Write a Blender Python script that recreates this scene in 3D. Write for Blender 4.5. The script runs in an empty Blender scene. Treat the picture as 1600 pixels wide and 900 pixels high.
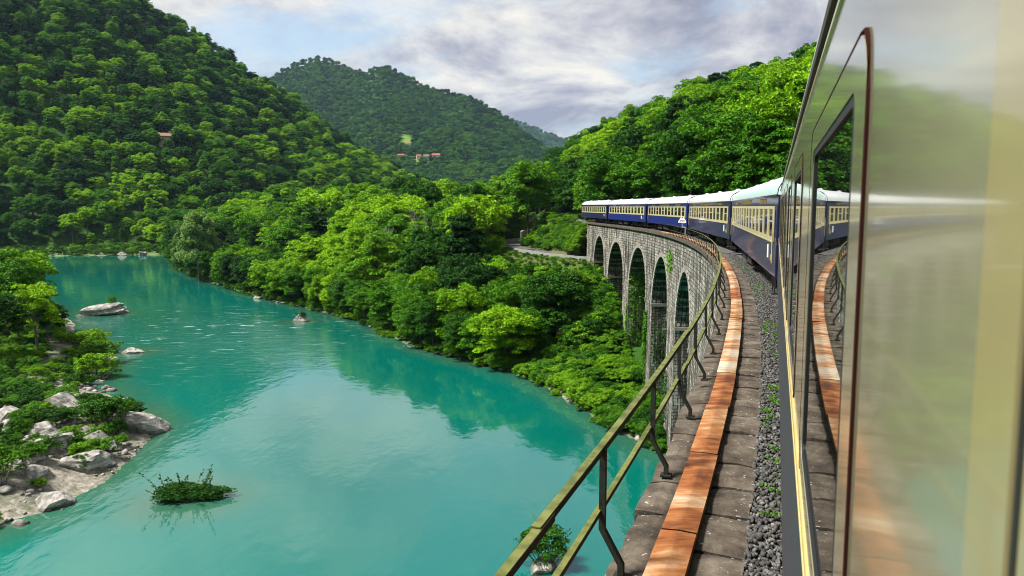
import bpy, bmesh, math, random
import numpy as np
from mathutils import Vector, Matrix
R_ = math.radians
SC = bpy.context.scene
COL = SC.collection
rng = np.random.default_rng(7)
random.seed(7)

# ------------------------------------------------------------------ camera
F_PX = 1186.0                      # focal length in pixels of a 1600 wide frame
CZ = 2.9                           # camera height (rail level is about 0.2)
PITCH = math.atan(127 / F_PX)
cam_d = bpy.data.cameras.new('camera')
cam = bpy.data.objects.new('camera', cam_d)
COL.objects.link(cam)
cam.location = (0, 0, CZ)
cam.rotation_euler = (math.pi / 2 - PITCH, 0, 0)
cam_d.sensor_width = 36.0
cam_d.lens = 36.0 * F_PX / 1600.0
cam_d.clip_start = 0.02
cam_d.clip_end = 12000
cam_d.dof.use_dof = True
cam_d.dof.focus_distance = 30.0
cam_d.dof.aperture_fstop = 11.0
SC.camera = cam

# ------------------------------------------------------------------ sky, sun, exposure
SUN_EL, SUN_AZ = 55.0, -97.0      # azimuth clockwise from +Y (camera axis)
W = bpy.data.worlds.new('World')
SC.world = W
W.use_nodes = True


def build_world():
    nt = W.node_tree
    nt.nodes.clear()
    N, L = nt.nodes.new, nt.links.new
    out = N('ShaderNodeOutputWorld')
    sky = N('ShaderNodeTexSky')
    sky.sky_type = 'NISHITA'
    sky.sun_disc = False
    sky.sun_elevation = R_(SUN_EL)
    sky.sun_rotation = R_(SUN_AZ)
    sky.air_density = 1.3
    sky.dust_density = 1.5
    sky.ozone_density = 2.5
    b1 = N('ShaderNodeBackground')
    b1.inputs['Strength'].default_value = 0.085
    L(sky.outputs[0], b1.inputs['Color'])
    tc = N('ShaderNodeTexCoord')
    sep = N('ShaderNodeSeparateXYZ')
    L(tc.outputs['Generated'], sep.inputs[0])

    def math_(op, a, b=None):
        n = N('ShaderNodeMath')
        n.operation = op
        for i, v in enumerate((a, b)):
            if v is None:
                continue
            if isinstance(v, (int, float)):
                n.inputs[i].default_value = v
            else:
                L(v, n.inputs[i])
        return n.outputs[0]
    zz = math_('ADD', math_('MAXIMUM', sep.outputs['Z'], 0.0), 0.30)
    px = math_('DIVIDE', sep.outputs['X'], zz)
    py = math_('DIVIDE', sep.outputs['Y'], zz)
    comb = N('ShaderNodeCombineXYZ')
    L(px, comb.inputs[0])
    L(py, comb.inputs[1])

    def noise(scale, detail, rough, off, dist=0.0):
        mp = N('ShaderNodeMapping')
        mp.inputs['Location'].default_value = off
        L(comb.outputs[0], mp.inputs[0])
        n = N('ShaderNodeTexNoise')
        n.inputs['Scale'].default_value = scale
        n.inputs['Detail'].default_value = detail
        n.inputs['Roughness'].default_value = rough
        n.inputs['Distortion'].default_value = dist
        L(mp.outputs[0], n.inputs['Vector'])
        return n.outputs['Fac']

    def ramp(fac, stops):
        r = N('ShaderNodeValToRGB')
        e = r.color_ramp.elements
        while len(e) < len(stops):
            e.new(0.5)
        for el, (p, c) in zip(e, stops):
            el.position = p
            el.color = (*c, 1)
        L(fac, r.inputs[0])
        return r.outputs[0]
    n1 = noise(1.5, 9, 0.58, (3.7, 1.2, 0), 0.25)
    mask = ramp(n1, [(0.38, (0.25, 0.25, 0.25)), (0.50, (1, 1, 1))])
    n2 = noise(2.7, 10, 0.62, (8.3, 4.4, 0), 0.3)
    ccol = ramp(n2, [(0.37, (0.42, 0.43, 0.55)), (0.46, (0.66, 0.655, 0.735)), (0.54, (0.93, 0.92, 0.92)),
                     (0.63, (1.22, 1.16, 1.05))])
    b2 = N('ShaderNodeBackground')
    b2.inputs['Strength'].default_value = 0.38
    L(ccol, b2.inputs['Color'])
    mix = N('ShaderNodeMixShader')
    L(mask, mix.inputs[0])
    L(b1.outputs[0], mix.inputs[1])
    L(b2.outputs[0], mix.inputs[2])
    L(mix.outputs[0], out.inputs['Surface'])


build_world()
sun_d = bpy.data.lights.new('sun', 'SUN')
sun_d.energy = 5.0
sun_d.angle = R_(10.0)
sun_d.color = (1.0, 0.965, 0.90)
sun = bpy.data.objects.new('sun', sun_d)
COL.objects.link(sun)
_az, _el = R_(SUN_AZ), R_(SUN_EL)
_to_sun = Vector((math.sin(_az) * math.cos(_el), math.cos(_az) * math.cos(_el), math.sin(_el)))
sun.rotation_euler = _to_sun.to_track_quat('Z', 'Y').to_euler()
SC.view_settings.view_transform = 'Standard'
SC.view_settings.look = 'None'
SC.view_settings.exposure = 1.1
SC.view_settings.gamma = 1.0
SC.view_settings.use_curve_mapping = False
SC.render.engine = 'CYCLES'
cy = SC.cycles
cy.max_bounces = 6
cy.diffuse_bounces = 3
cy.glossy_bounces = 3
cy.transmission_bounces = 3
cy.transparent_max_bounces = 6
cy.volume_bounces = 0
cy.caustics_reflective = False
cy.caustics_refractive = False
cy.use_denoising = True
cy.use_adaptive_sampling = True
cy.adaptive_threshold = 0.015
cy.filter_width = 1.0


# ------------------------------------------------------------------ materials
class Mat:
    """small node helper"""

    def __init__(self, name):
        self.m = bpy.data.materials.new(name)
        self.m.use_nodes = True
        self.nt = self.m.node_tree
        self.p = self.nt.nodes['Principled BSDF']
        self.out = self.nt.nodes['Material Output']

    def N(self, t, **kw):
        n = self.nt.nodes.new(t)
        for k, v in kw.items():
            setattr(n, k, v)
        return n

    def L(self, a, b):
        self.nt.links.new(a, b)

    def set(self, **kw):
        names = dict(color='Base Color', rough='Roughness', metal='Metallic', spec='Specular IOR Level', ior='IOR',
                     coat='Coat Weight', coat_rough='Coat Roughness')
        for k, v in kw.items():
            s = self.p.inputs[names[k]]
            if hasattr(v, 'is_linked'):
                self.L(v, s)
            elif isinstance(v, (tuple, list)):
                s.default_value = (*v[:3], 1)
            else:
                s.default_value = v
        return self

    def coords(self, kind='Object', scale=(1, 1, 1)):
        tc = self.N('ShaderNodeTexCoord')
        mp = self.N('ShaderNodeMapping')
        mp.inputs['Scale'].default_value = scale
        self.L(tc.outputs[kind], mp.inputs[0])
        return mp.outputs[0]

    def geo(self, scale=(1, 1, 1)):
        g = self.N('ShaderNodeNewGeometry')
        mp = self.N('ShaderNodeMapping')
        mp.inputs['Scale'].default_value = scale
        self.L(g.outputs['Position'], mp.inputs[0])
        return mp.outputs[0]

    def noise(self, vec, scale, detail=4, rough=0.55, dist=0.0):
        n = self.N('ShaderNodeTexNoise')
        n.inputs['Scale'].default_value = scale
        n.inputs['Detail'].default_value = detail
        n.inputs['Roughness'].default_value = rough
        n.inputs['Distortion'].default_value = dist
        if vec is not None:
            self.L(vec, n.inputs['Vector'])
        return n.outputs['Fac']

    def ramp(self, fac, stops):
        r = self.N('ShaderNodeValToRGB')
        e = r.color_ramp.elements
        while len(e) < len(stops):
            e.new(0.5)
        for el, (p, c) in zip(e, stops):
            el.position = p
            el.color = (*c, 1) if isinstance(c, (tuple, list)) else (c, c, c, 1)
        self.L(fac, r.inputs[0])
        return r.outputs[0]

    def mix(self, fac, a, b, mode='MIX'):
        n = self.N('ShaderNodeMix', data_type='RGBA', blend_type=mode)
        for s, v in ((n.inputs[0], fac), (n.inputs[6], a), (n.inputs[7], b)):
            if hasattr(v, 'is_linked'):
                self.L(v, s)
            elif isinstance(v, (tuple, list)):
                s.default_value = (*v[:3], 1)
            else:
                s.default_value = v
        return n.outputs[2]

    def math(self, op, a, b=0.0, c=0.0):
        n = self.N('ShaderNodeMath', operation=op)
        for i, v in enumerate((a, b, c)):
            if hasattr(v, 'is_linked'):
                self.L(v, n.inputs[i])
            else:
                n.inputs[i].default_value = v
        return n.outputs[0]

    def bump(self, h, strength=0.5, dist=0.02):
        b = self.N('ShaderNodeBump')
        b.inputs['Strength'].default_value = strength
        b.inputs['Distance'].default_value = dist
        self.L(h, b.inputs['Height'])
        self.L(b.outputs[0], self.p.inputs['Normal'])
        return self

    def rand(self):
        return self.N('ShaderNodeObjectInfo').outputs['Random']


M = {}


def plain(name, color, rough=0.5, **kw):
    """paint with faint dirt so that no surface is perfectly even"""
    m = Mat(name)
    v = m.geo()
    n = m.noise(v, 2.3, 6, 0.6)
    dark = tuple(c * 0.72 for c in color)
    m.set(color=m.mix(m.ramp(n, [(0.35, 0.0), (0.7, 1.0)]), dark, color), rough=rough, **kw)
    M[name] = m.m
    return m


def leaf_material(name, dark, mid, light, translucency=0.3):
    m = Mat(name)
    oi = m.N('ShaderNodeObjectInfo')
    patch = m.noise(oi.outputs['Location'], 0.022, 2, 0.5)  # broad tone noise; also puts sunlit bright patches into the leaf colour
    rnd = oi.outputs['Random']
    f = m.math('ADD', m.math('MULTIPLY', rnd, 0.75), m.math('MULTIPLY_ADD', patch, 1.7, -0.68))
    leafn = m.noise(m.geo(), 0.9, 3, 0.6)
    f = m.math('ADD', f, m.math('MULTIPLY_ADD', leafn, 0.7, -0.35))
    col = m.ramp(f, [(0.12, dark), (0.5, mid), (0.95, light)])
    m.set(color=col, rough=0.6, spec=0.10)
    tr = m.N('ShaderNodeBsdfTranslucent')
    m.L(m.mix(1.0, col, (1.15, 1.1, 0.45), 'MULTIPLY'), tr.inputs['Color'])
    mx = m.N('ShaderNodeMixShader')
    mx.inputs[0].default_value = translucency
    m.L(m.p.outputs[0], mx.inputs[1])
    m.L(tr.outputs[0], mx.inputs[2])
    m.L(mx.outputs[0], m.out.inputs['Surface'])
    M[name] = m.m


leaf_material('leaf', (0.010, 0.048, 0.003), (0.050, 0.170, 0.003), (0.21, 0.40, 0.003), 0.22)
leaf_material('leaf_far', (0.010, 0.050, 0.012), (0.028, 0.105, 0.016), (0.075, 0.19, 0.014), 0.2)
leaf_material('leaf_willow', (0.06, 0.12, 0.035), (0.11, 0.21, 0.055), (0.17, 0.29, 0.08))
leaf_material('leaf_shrub', (0.014, 0.062, 0.004), (0.048, 0.155, 0.005), (0.14, 0.30, 0.006), 0.22)
leaf_material('leaf_ivy', (0.012, 0.05, 0.008), (0.03, 0.11, 0.010), (0.10, 0.25, 0.012), 0.2)


def bark():
    m = Mat('bark')
    n = m.noise(m.coords('Object', (3, 3, 0.6)), 3.0, 5, 0.6)
    m.set(color=m.ramp(n, [(0.3, (0.05, 0.04, 0.03)), (0.7, (0.2, 0.175, 0.14))]), rough=0.9, spec=0.1).bump(n, 0.6, 0.04)
    M['bark'] = m.m


def ground_mat():
    m = Mat('forest_floor')
    at = m.N('ShaderNodeAttribute', attribute_name='cover')
    sep = m.N('ShaderNodeSeparateColor')
    m.L(at.outputs['Color'], sep.inputs[0])
    v = m.geo()
    n = m.noise(v, 0.35, 8, 0.6)
    n2 = m.noise(v, 2.2, 8, 0.7)
    green = m.ramp(n, [(0.3, (0.02, 0.045, 0.01)), (0.55, (0.030, 0.085, 0.010)), (0.75, (0.05, 0.10, 0.016))])
    grav = m.ramp(n2, [(0.3, (0.06, 0.055, 0.042)), (0.5, (0.20, 0.18, 0.145)), (0.72, (0.42, 0.39, 0.34))])
    mead = m.ramp(n2, [(0.3, (0.07, 0.14, 0.02)), (0.7, (0.14, 0.23, 0.03))])
    soil = m.ramp(n2, [(0.3, (0.05, 0.035, 0.02)), (0.7, (0.19, 0.13, 0.07))])
    gm = m.math('MULTIPLY', sep.outputs[0], m.ramp(n, [(0.35, 0.55), (0.55, 1.0)]))
    c = m.mix(gm, green, grav)
    c = m.mix(sep.outputs[1], c, mead)
    c = m.mix(sep.outputs[2], c, soil)
    m.set(color=c, rough=0.95, spec=0.1).bump(n2, 0.8, 0.15)
    M['ground'] = m.m


def water_mat():
    m = Mat('river_water')
    v = m.geo()
    big = m.noise(m.geo((1, 0.6, 1)), 0.02, 3, 0.5)
    rip = m.noise(m.geo((1.0, 0.55, 1)), 1.15, 3, 0.6)
    swell = m.noise(m.geo((1.0, 0.5, 1)), 0.22, 3, 0.55)
    # the riffle downstream of the outcrop: rougher water with broken crests
    g = m.N('ShaderNodeNewGeometry')
    vd = m.N('ShaderNodeVectorMath', operation='DISTANCE')
    m.L(g.outputs['Position'], vd.inputs[0])
    vd.inputs[1].default_value = (-58, 133, -19)
    zone = m.ramp(m.math('MULTIPLY', vd.outputs['Value'], 0.02), [(0.25, 1.0), (0.95, 0.0)])
    crest_n = m.noise(m.geo((0.35, 1.3, 1)), 0.75, 5, 0.65, 0.6)
    crest = m.math('MULTIPLY', m.ramp(crest_n, [(0.60, 0.0), (0.68, 1.0)]), zone)
    deep = m.ramp(big, [(0.35, (0.0004, 0.092, 0.069)), (0.65, (0.0006, 0.124, 0.096))])
    sa = m.N('ShaderNodeAttribute', attribute_name='shallow')
    deep = m.mix(m.math('MULTIPLY', sa.outputs['Fac'], 0.75), deep, (0.045, 0.085, 0.040))
    col = m.mix(m.math('MULTIPLY', crest, 0.55), deep, (0.55, 0.72, 0.68))
    m.set(color=col, rough=m.math('MULTIPLY_ADD', crest, 0.25, 0.05), ior=1.45, spec=1.0, coat=0.15, coat_rough=0.03)
    h = m.math('ADD', m.math('MULTIPLY', rip, 0.16), m.math('MULTIPLY', swell, 0.6))
    h = m.math('ADD', h, m.math('MULTIPLY', m.math('MULTIPLY', crest_n, zone), 0.9))
    m.bump(h, 0.35, 0.25)
    m.L([q for q in m.nt.nodes if q.type == 'BUMP'][0].outputs[0], m.p.inputs['Coat Normal'])
    M['water'] = m.m


def stone_wall_mat():
    """coursed rubble: the mesh carries (metres along, height) as its UV map"""
    m = Mat('viaduct_masonry')
    uv = m.N('ShaderNodeUVMap', uv_map='wall')
    nz = m.N('ShaderNodeTexNoise')
    nz.inputs['Scale'].default_value = 1.6
    nz.inputs['Detail'].default_value = 3
    m.L(uv.outputs[0], nz.inputs['Vector'])
    add = m.N('ShaderNodeVectorMath', operation='MULTIPLY_ADD')
    m.L(nz.outputs['Color'], add.inputs[0])
    add.inputs[1].default_value = (0.30, 0.22, 0)
    m.L(uv.outputs[0], add.inputs[2])
    br = m.N('ShaderNodeTexBrick')
    m.L(add.outputs[0], br.inputs['Vector'])
    br.inputs['Scale'].default_value = 1.0
    br.inputs['Brick Width'].default_value = 0.62
    br.inputs['Row Height'].default_value = 0.30
    br.inputs['Mortar Size'].default_value = 0.035
    br.inputs['Mortar Smooth'].default_value = 0.4
    br.inputs['Bias'].default_value = -0.1
    br.inputs['Color1'].default_value = (0.22, 0.205, 0.17, 1)
    br.inputs['Color2'].default_value = (0.56, 0.53, 0.46, 1)
    br.inputs['Mortar'].default_value = (0.05, 0.045, 0.035, 1)
    fine = m.noise(uv.outputs[0], 9, 6, 0.65)
    mp = m.N('ShaderNodeMapping')
    mp.inputs['Scale'].default_value = (1.0, 0.07, 1)
    m.L(uv.outputs[0], mp.inputs[0])
    streak = m.noise(mp.outputs[0], 1.9, 8, 0.75, 0.5)
    blot = m.noise(uv.outputs[0], 0.16, 4, 0.6)
    c = m.mix(0.6, br.outputs['Color'], m.ramp(fine, [(0.25, 0.25), (0.75, 1.0)]), 'MULTIPLY')
    lime = m.noise(mp.outputs[0], 2.6, 6, 0.7, 0.4)
    c = m.mix(m.math('MULTIPLY', m.ramp(lime, [(0.54, 0.0), (0.64, 1.0)]), 0.65), c, (0.58, 0.56, 0.50))
    st = m.math('MULTIPLY', m.ramp(streak, [(0.46, 0.0), (0.53, 1.0)]), m.ramp(blot, [(0.36, 0.55), (0.55, 1.0)]))
    c = m.mix(m.math('MULTIPLY', st, 0.95), c, (0.022, 0.022, 0.018))
    moss = m.ramp(m.noise(uv.outputs[0], 0.45, 5, 0.65), [(0.66, 0.0), (0.76, 0.6)])
    c = m.mix(moss, c, (0.06, 0.10, 0.02))
    m.set(color=c, rough=0.92, spec=0.15)
    h = m.math('ADD', m.math('MULTIPLY', br.outputs['Fac'], -0.8), m.math('MULTIPLY', fine, 0.5))
    m.bump(h, 0.9, 0.09)
    M['masonry'] = m.m


def slab_mat():
    m = Mat('walkway_stone')
    v = m.geo()
    n = m.noise(v, 3.0, 8, 0.68)
    n2 = m.noise(v, 30, 4, 0.6)
    lich = m.ramp(m.noise(v, 26, 3, 0.5), [(0.66, 0.0), (0.70, 1.0)])
    big = m.ramp(m.noise(v, 1.1, 5, 0.6), [(0.35, 0.0), (0.6, 1.0)])
    c = m.ramp(n, [(0.30, (0.020, 0.016, 0.012)), (0.5, (0.078, 0.062, 0.046)), (0.74, (0.17, 0.142, 0.108))])
    c = m.mix(0.45, c, m.ramp(m.rand(), [(0, 0.55), (1, 1.0)]), 'MULTIPLY')
    c = m.mix(m.math('MULTIPLY', lich, m.math('MULTIPLY', big, 0.8)), c, (0.52, 0.5, 0.43))
    m.set(color=c, rough=0.9, spec=0.2).bump(m.math('ADD', m.math('MULTIPLY', n, 1.0), m.math('MULTIPLY', n2, 0.35)), 0.8, 0.03)
    M['slab'] = m.m


def rust_mat():
    m = Mat('rusty_steel')
    v = m.geo()
    n = m.noise(m.coords('Object', (1, 1, 1)), 1.1, 6, 0.62, 0.4)
    streak = m.noise(m.geo((2.0, 9.0, 1)), 1.0, 5, 0.65, 0.5)
    rn = m.rand()
    f = m.math('ADD', m.math('MULTIPLY', streak, 0.75), m.math('MULTIPLY_ADD', rn, 0.16, 0.02))
    f = m.math('ADD', f, m.math('MULTIPLY_ADD', n, 1.5, -0.72))
    c = m.ramp(f, [(0.22, (0.10, 0.030, 0.008)), (0.38, (0.235, 0.075, 0.017)), (0.49, (0.31, 0.14, 0.05)),
                   (0.61, (0.37, 0.24, 0.135)), (0.76, (0.43, 0.37, 0.28))])
    fine = m.noise(v, 60, 3, 0.6)
    c = m.mix(0.35, c, m.ramp(fine, [(0.3, 0.55), (0.7, 1.0)]), 'MULTIPLY')
    m.set(color=c, rough=0.75, spec=0.3).bump(fine, 0.25, 0.004)
    M['rust'] = m.m


def rail_paint_mat():
    m = Mat('mossy_green_paint')
    v = m.geo()
    n = m.noise(v, 7, 7, 0.65)
    n2 = m.noise(v, 45, 4, 0.6)
    c = m.ramp(n, [(0.3, (0.028, 0.036, 0.010)), (0.45, (0.065, 0.078, 0.016)), (0.6, (0.13, 0.135, 0.035)), (0.75, (0.11, 0.16, 0.07))])
    c = m.mix(m.ramp(n2, [(0.62, 0.0), (0.72, 0.8)]), c, (0.10, 0.045, 0.015))
    m.set(color=c, rough=0.7, spec=0.3).bump(n2, 0.3, 0.004)
    M['rail_paint'] = m.m
    m = Mat('dark_post_paint')  # near-black: shade on the faces towards the track is in the colour
    n = m.noise(m.geo(), 14, 6, 0.65)
    m.set(color=m.ramp(n, [(0.35, (0.008, 0.009, 0.007)), (0.62, (0.022, 0.024, 0.016)), (0.75, (0.07, 0.035, 0.015))]),
          rough=0.75, spec=0.25).bump(n, 0.3, 0.006)
    M['post_paint'] = m.m


def rock_mat():
    m = Mat('limestone')
    v = m.coords('Object')
    n = m.noise(v, 0.9, 9, 0.68, 0.3)
    w = m.noise(m.coords('Object', (0.6, 0.6, 4.0)), 0.9, 6, 0.7, 0.5)
    c = m.ramp(n, [(0.3, (0.07, 0.065, 0.055)), (0.45, (0.23, 0.215, 0.19)), (0.62, (0.45, 0.43, 0.39))])
    c = m.mix(m.ramp(w, [(0.50, 0.0), (0.62, 0.8)]), c, (0.08, 0.075, 0.06))
    g = m.N('ShaderNodeNewGeometry')
    sp = m.N('ShaderNodeSeparateXYZ')
    m.L(g.outputs['Position'], sp.inputs[0])
    wet = m.ramp(m.math('MULTIPLY_ADD', sp.outputs['Z'], 1.0, 19.0), [(0.08, 1.0), (0.3, 0.0)])
    c = m.mix(m.math('MULTIPLY', wet, 0.75), c, (0.06, 0.055, 0.035))
    m.set(color=c, rough=0.85, spec=0.25).bump(m.math('ADD', n, w), 0.9, 0.25)
    M['rock'] = m.m


def ballast_mat():
    m = Mat('ballast_bed')
    v = m.geo()
    vo = m.N('ShaderNodeTexVoronoi')
    vo.inputs['Scale'].default_value = 17
    m.L(v, vo.inputs['Vector'])
    n = m.noise(v, 5, 5, 0.6)
    c = m.mix(0.75, m.ramp(vo.outputs['Color'], [(0.2, (0.03, 0.028, 0.026)), (0.8, (0.20, 0.19, 0.175))]),
              m.ramp(n, [(0.3, 0.35), (0.7, 1.0)]), 'MULTIPLY')
    m.set(color=c, rough=0.9).bump(vo.outputs['Distance'], 1.0, 0.05)
    M['ballast'] = m.m
    m = Mat('ballast_stone')
    n = m.noise(m.geo(), 11, 4, 0.6)
    m.set(color=m.ramp(n, [(0.34, (0.018, 0.017, 0.016)), (0.54, (0.065, 0.062, 0.058)), (0.72, (0.22, 0.215, 0.20))]), rough=0.85)
    M['ballast_stone'] = m.m


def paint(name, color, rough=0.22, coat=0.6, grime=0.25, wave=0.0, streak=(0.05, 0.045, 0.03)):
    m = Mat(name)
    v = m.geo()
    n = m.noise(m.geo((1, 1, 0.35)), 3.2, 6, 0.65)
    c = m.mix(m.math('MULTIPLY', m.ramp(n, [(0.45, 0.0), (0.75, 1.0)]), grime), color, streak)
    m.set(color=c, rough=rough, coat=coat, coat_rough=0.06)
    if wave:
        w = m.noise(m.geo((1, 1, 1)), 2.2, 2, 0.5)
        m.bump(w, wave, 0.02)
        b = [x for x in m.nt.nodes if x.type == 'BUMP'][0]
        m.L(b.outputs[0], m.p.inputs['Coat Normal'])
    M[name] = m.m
    return m


bark(); ground_mat(); water_mat(); stone_wall_mat(); slab_mat(); rust_mat(); rail_paint_mat(); rock_mat(); ballast_mat()
paint('navy', (0.013, 0.015, 0.062), 0.35, 0.3, 0.2)
paint('royal', (0.008, 0.014, 0.14), 0.35, 0.3, 0.15)
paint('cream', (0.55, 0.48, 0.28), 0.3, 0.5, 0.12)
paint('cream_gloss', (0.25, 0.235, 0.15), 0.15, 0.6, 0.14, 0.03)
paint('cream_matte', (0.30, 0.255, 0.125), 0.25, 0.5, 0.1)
paint('own_lower', (0.020, 0.021, 0.032), 0.6, 0.0, 0.3)
paint('roof_white', (0.50, 0.515, 0.52), 0.4, 0.2, 0.25)
paint('roof_aqua', (0.40, 0.52, 0.50), 0.4, 0.2, 0.15)
paint('roof_side', (0.30, 0.30, 0.27), 0.4, 0.2, 0.15)
plain('gold', (0.62, 0.40, 0.10), 0.35, metal=0.6)
plain('moulding', (0.66, 0.52, 0.22), 0.25, coat=0.5)
plain('underframe', (0.015, 0.014, 0.013), 0.8)
plain('rubber', (0.008, 0.008, 0.008), 0.6)
plain('gasket', (0.030, 0.009, 0.006), 0.9, spec=0.05)
plain('white_plate', (0.75, 0.75, 0.72), 0.5)
plain('sign_red', (0.10, 0.02, 0.015), 0.5)
plain('post_grey', (0.42, 0.42, 0.40), 0.5)
plain('steel', (0.22, 0.20, 0.18), 0.35, metal=0.9)
plain('pale_bark', (0.33, 0.30, 0.25), 0.9)
plain('cut_stone', (0.27, 0.25, 0.21), 0.9)
plain('asphalt', (0.075, 0.074, 0.072), 0.9)
plain('concrete', (0.25, 0.245, 0.225), 0.85)
plain('old_concrete', (0.26, 0.245, 0.215), 0.9)
plain('house_wall', (0.66, 0.62, 0.55), 0.9)
plain('house_wall_ochre', (0.58, 0.47, 0.30), 0.9)
plain('roof_tile', (0.30, 0.095, 0.05), 0.85)
plain('roof_tile_old', (0.22, 0.11, 0.07), 0.85)
plain('window_dark', (0.03, 0.032, 0.035), 0.2)


def glass(name, color=(0.008, 0.010, 0.009), rough=0.015):
    m = Mat(name)
    w = m.noise(m.geo(), 0.7, 2, 0.5)
    m.set(color=color, rough=rough, ior=1.5, spec=0.5)
    m.bump(w, 0.012, 0.05)
    M[name] = m.m


glass('window_glass')
glass('coach_glass', (0.016, 0.016, 0.015), 0.05)


# ------------------------------------------------------------------ mesh helpers
def new_obj(name, verts, faces, mat, parent=None, smooth=False, uvs=None, uvname='wall'):
    me = bpy.data.meshes.new(name)
    me.from_pydata([tuple(map(float, v)) for v in verts], [], faces)
    if uvs is not None:
        ul = me.uv_layers.new(name=uvname)
        li = np.empty(len(me.loops), dtype=np.int32)
        me.loops.foreach_get('vertex_index', li)
        ul.data.foreach_set('uv', np.asarray(uvs, dtype=np.float32)[li].ravel())
    me.update()
    return link(name, me, mat, parent, smooth)


def link(name, me, mat, parent=None, smooth=False):
    if mat is not None and not me.materials:
        me.materials.append(M[mat] if isinstance(mat, str) else mat)
    if smooth:
        me.polygons.foreach_set('use_smooth', np.ones(len(me.polygons), dtype=bool))
    o = bpy.data.objects.new(name, me)
    COL.objects.link(o)
    if parent is not None:
        o.parent = parent
    return o


def quads_mesh(name, V, nq):
    """V: (4*nq,3) float array, one quad per four vertices"""
    me = bpy.data.meshes.new(name)
    V = np.ascontiguousarray(V, dtype=np.float32)
    me.vertices.add(len(V))
    me.vertices.foreach_set('co', V.ravel())
    me.loops.add(4 * nq)
    me.loops.foreach_set('vertex_index', np.arange(4 * nq, dtype=np.int32))
    me.polygons.add(nq)
    me.polygons.foreach_set('loop_start', np.arange(0, 4 * nq, 4, dtype=np.int32))
    me.update(calc_edges=True)
    return me


def empty(name, loc, rz=0.0):
    o = bpy.data.objects.new(name, None)
    o.location = loc
    o.rotation_euler = (0, 0, rz)
    o.empty_display_size = 0.3
    COL.objects.link(o)
    return o


def tag(o, label=None, cat=None, group=None, kind=None):
    for k, v in (('label', label), ('category', cat), ('group', group), ('kind', kind)):
        if v:
            o[k] = v
    return o


class MB:
    """collects boxes, tubes and loose polygons into one mesh"""

    def __init__(self):
        self.v, self.f = [], []

    def poly(self, pts, faces):
        b = len(self.v)
        self.v += [tuple(p) for p in pts]
        self.f += [tuple(i + b for i in f) for f in faces]
        return self

    def box(self, x0, x1, y0, y1, z0, z1):
        return self.poly([(x0, y0, z0), (x1, y0, z0), (x1, y1, z0), (x0, y1, z0), (x0, y0, z1), (x1, y0, z1), (x1, y1, z1), (x0, y1, z1)],
                         [(0, 3, 2, 1), (4, 5, 6, 7), (0, 1, 5, 4), (1, 2, 6, 5), (2, 3, 7, 6), (3, 0, 4, 7)])

    def tube(self, pts, rad, n=6, cap=True):
        pts = [Vector(p) for p in pts]
        rad = rad if isinstance(rad, (list, tuple)) else [rad] * len(pts)
        b = len(self.v)
        for i, p in enumerate(pts):
            d = (pts[min(i + 1, len(pts) - 1)] - pts[max(i - 1, 0)]).normalized()
            a = d.orthogonal().normalized() if i == 0 else (a - d * a.dot(d)).normalized()
            c = d.cross(a)
            for k in range(n):
                t = 2 * math.pi * k / n
                self.v.append(tuple(p + (a * math.cos(t) + c * math.sin(t)) * rad[i]))
        for i in range(len(pts) - 1):
            for k in range(n):
                k2 = (k + 1) % n
                self.f.append((b + i * n + k, b + i * n + k2, b + (i + 1) * n + k2, b + (i + 1) * n + k))
        if cap:
            self.f.append(tuple(b + k for k in reversed(range(n))))
            self.f.append(tuple(b + (len(pts) - 1) * n + k for k in range(n)))
        return self

    def lathe_y(self, c, prof, n=16):
        """prof: list of (y, r) about the axis through c parallel to x"""
        b = len(self.v)
        for (dx, r) in prof:
            for k in range(n):
                t = 2 * math.pi * k / n
                self.v.append((c[0] + dx, c[1] + r * math.cos(t), c[2] + r * math.sin(t)))
        for i in range(len(prof) - 1):
            for k in range(n):
                k2 = (k + 1) % n
                self.f.append((b + i * n + k, b + i * n + k2, b + (i + 1) * n + k2, b + (i + 1) * n + k))
        self.f.append(tuple(b + k for k in reversed(range(n))))
        self.f.append(tuple(b + (len(prof) - 1) * n + k for k in range(n)))
        return self

    def build(self, name, mat, parent=None, smooth=False):
        return new_obj(name, self.v, self.f, mat, parent, smooth)


# ------------------------------------------------------------------ the line of the track
HEAD0, RAD = 0.333, 241.0


def heading(s):
    return HEAD0 + (8.7 - np.minimum(s, 107.0)) / RAD


def _path():
    ds = 0.25
    p = np.array([math.cos(HEAD0), -math.sin(HEAD0)]) * 1.54
    fw = [(0.0, p[0], p[1])]
    q = p.copy()
    for i in range(int(330 / ds)):
        a = heading(i * ds + ds / 2)
        q = q + ds * np.array([math.sin(a), math.cos(a)])
        fw.append(((i + 1) * ds, q[0], q[1]))
    q = p.copy()
    bw = []
    for i in range(int(60 / ds)):
        a = heading(-i * ds - ds / 2)
        q = q - ds * np.array([math.sin(a), math.cos(a)])
        bw.append((-(i + 1) * ds, q[0], q[1]))
    return np.array(bw[::-1] + fw)


PATH = _path()


def tp(s, off, z=0.0):
    """point at s metres along the track, off metres to its left"""
    a = float(heading(s))
    x = float(np.interp(s, PATH[:, 0], PATH[:, 1]))
    y = float(np.interp(s, PATH[:, 0], PATH[:, 2]))
    return (x - off * math.cos(a), y + off * math.sin(a), z)


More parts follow.
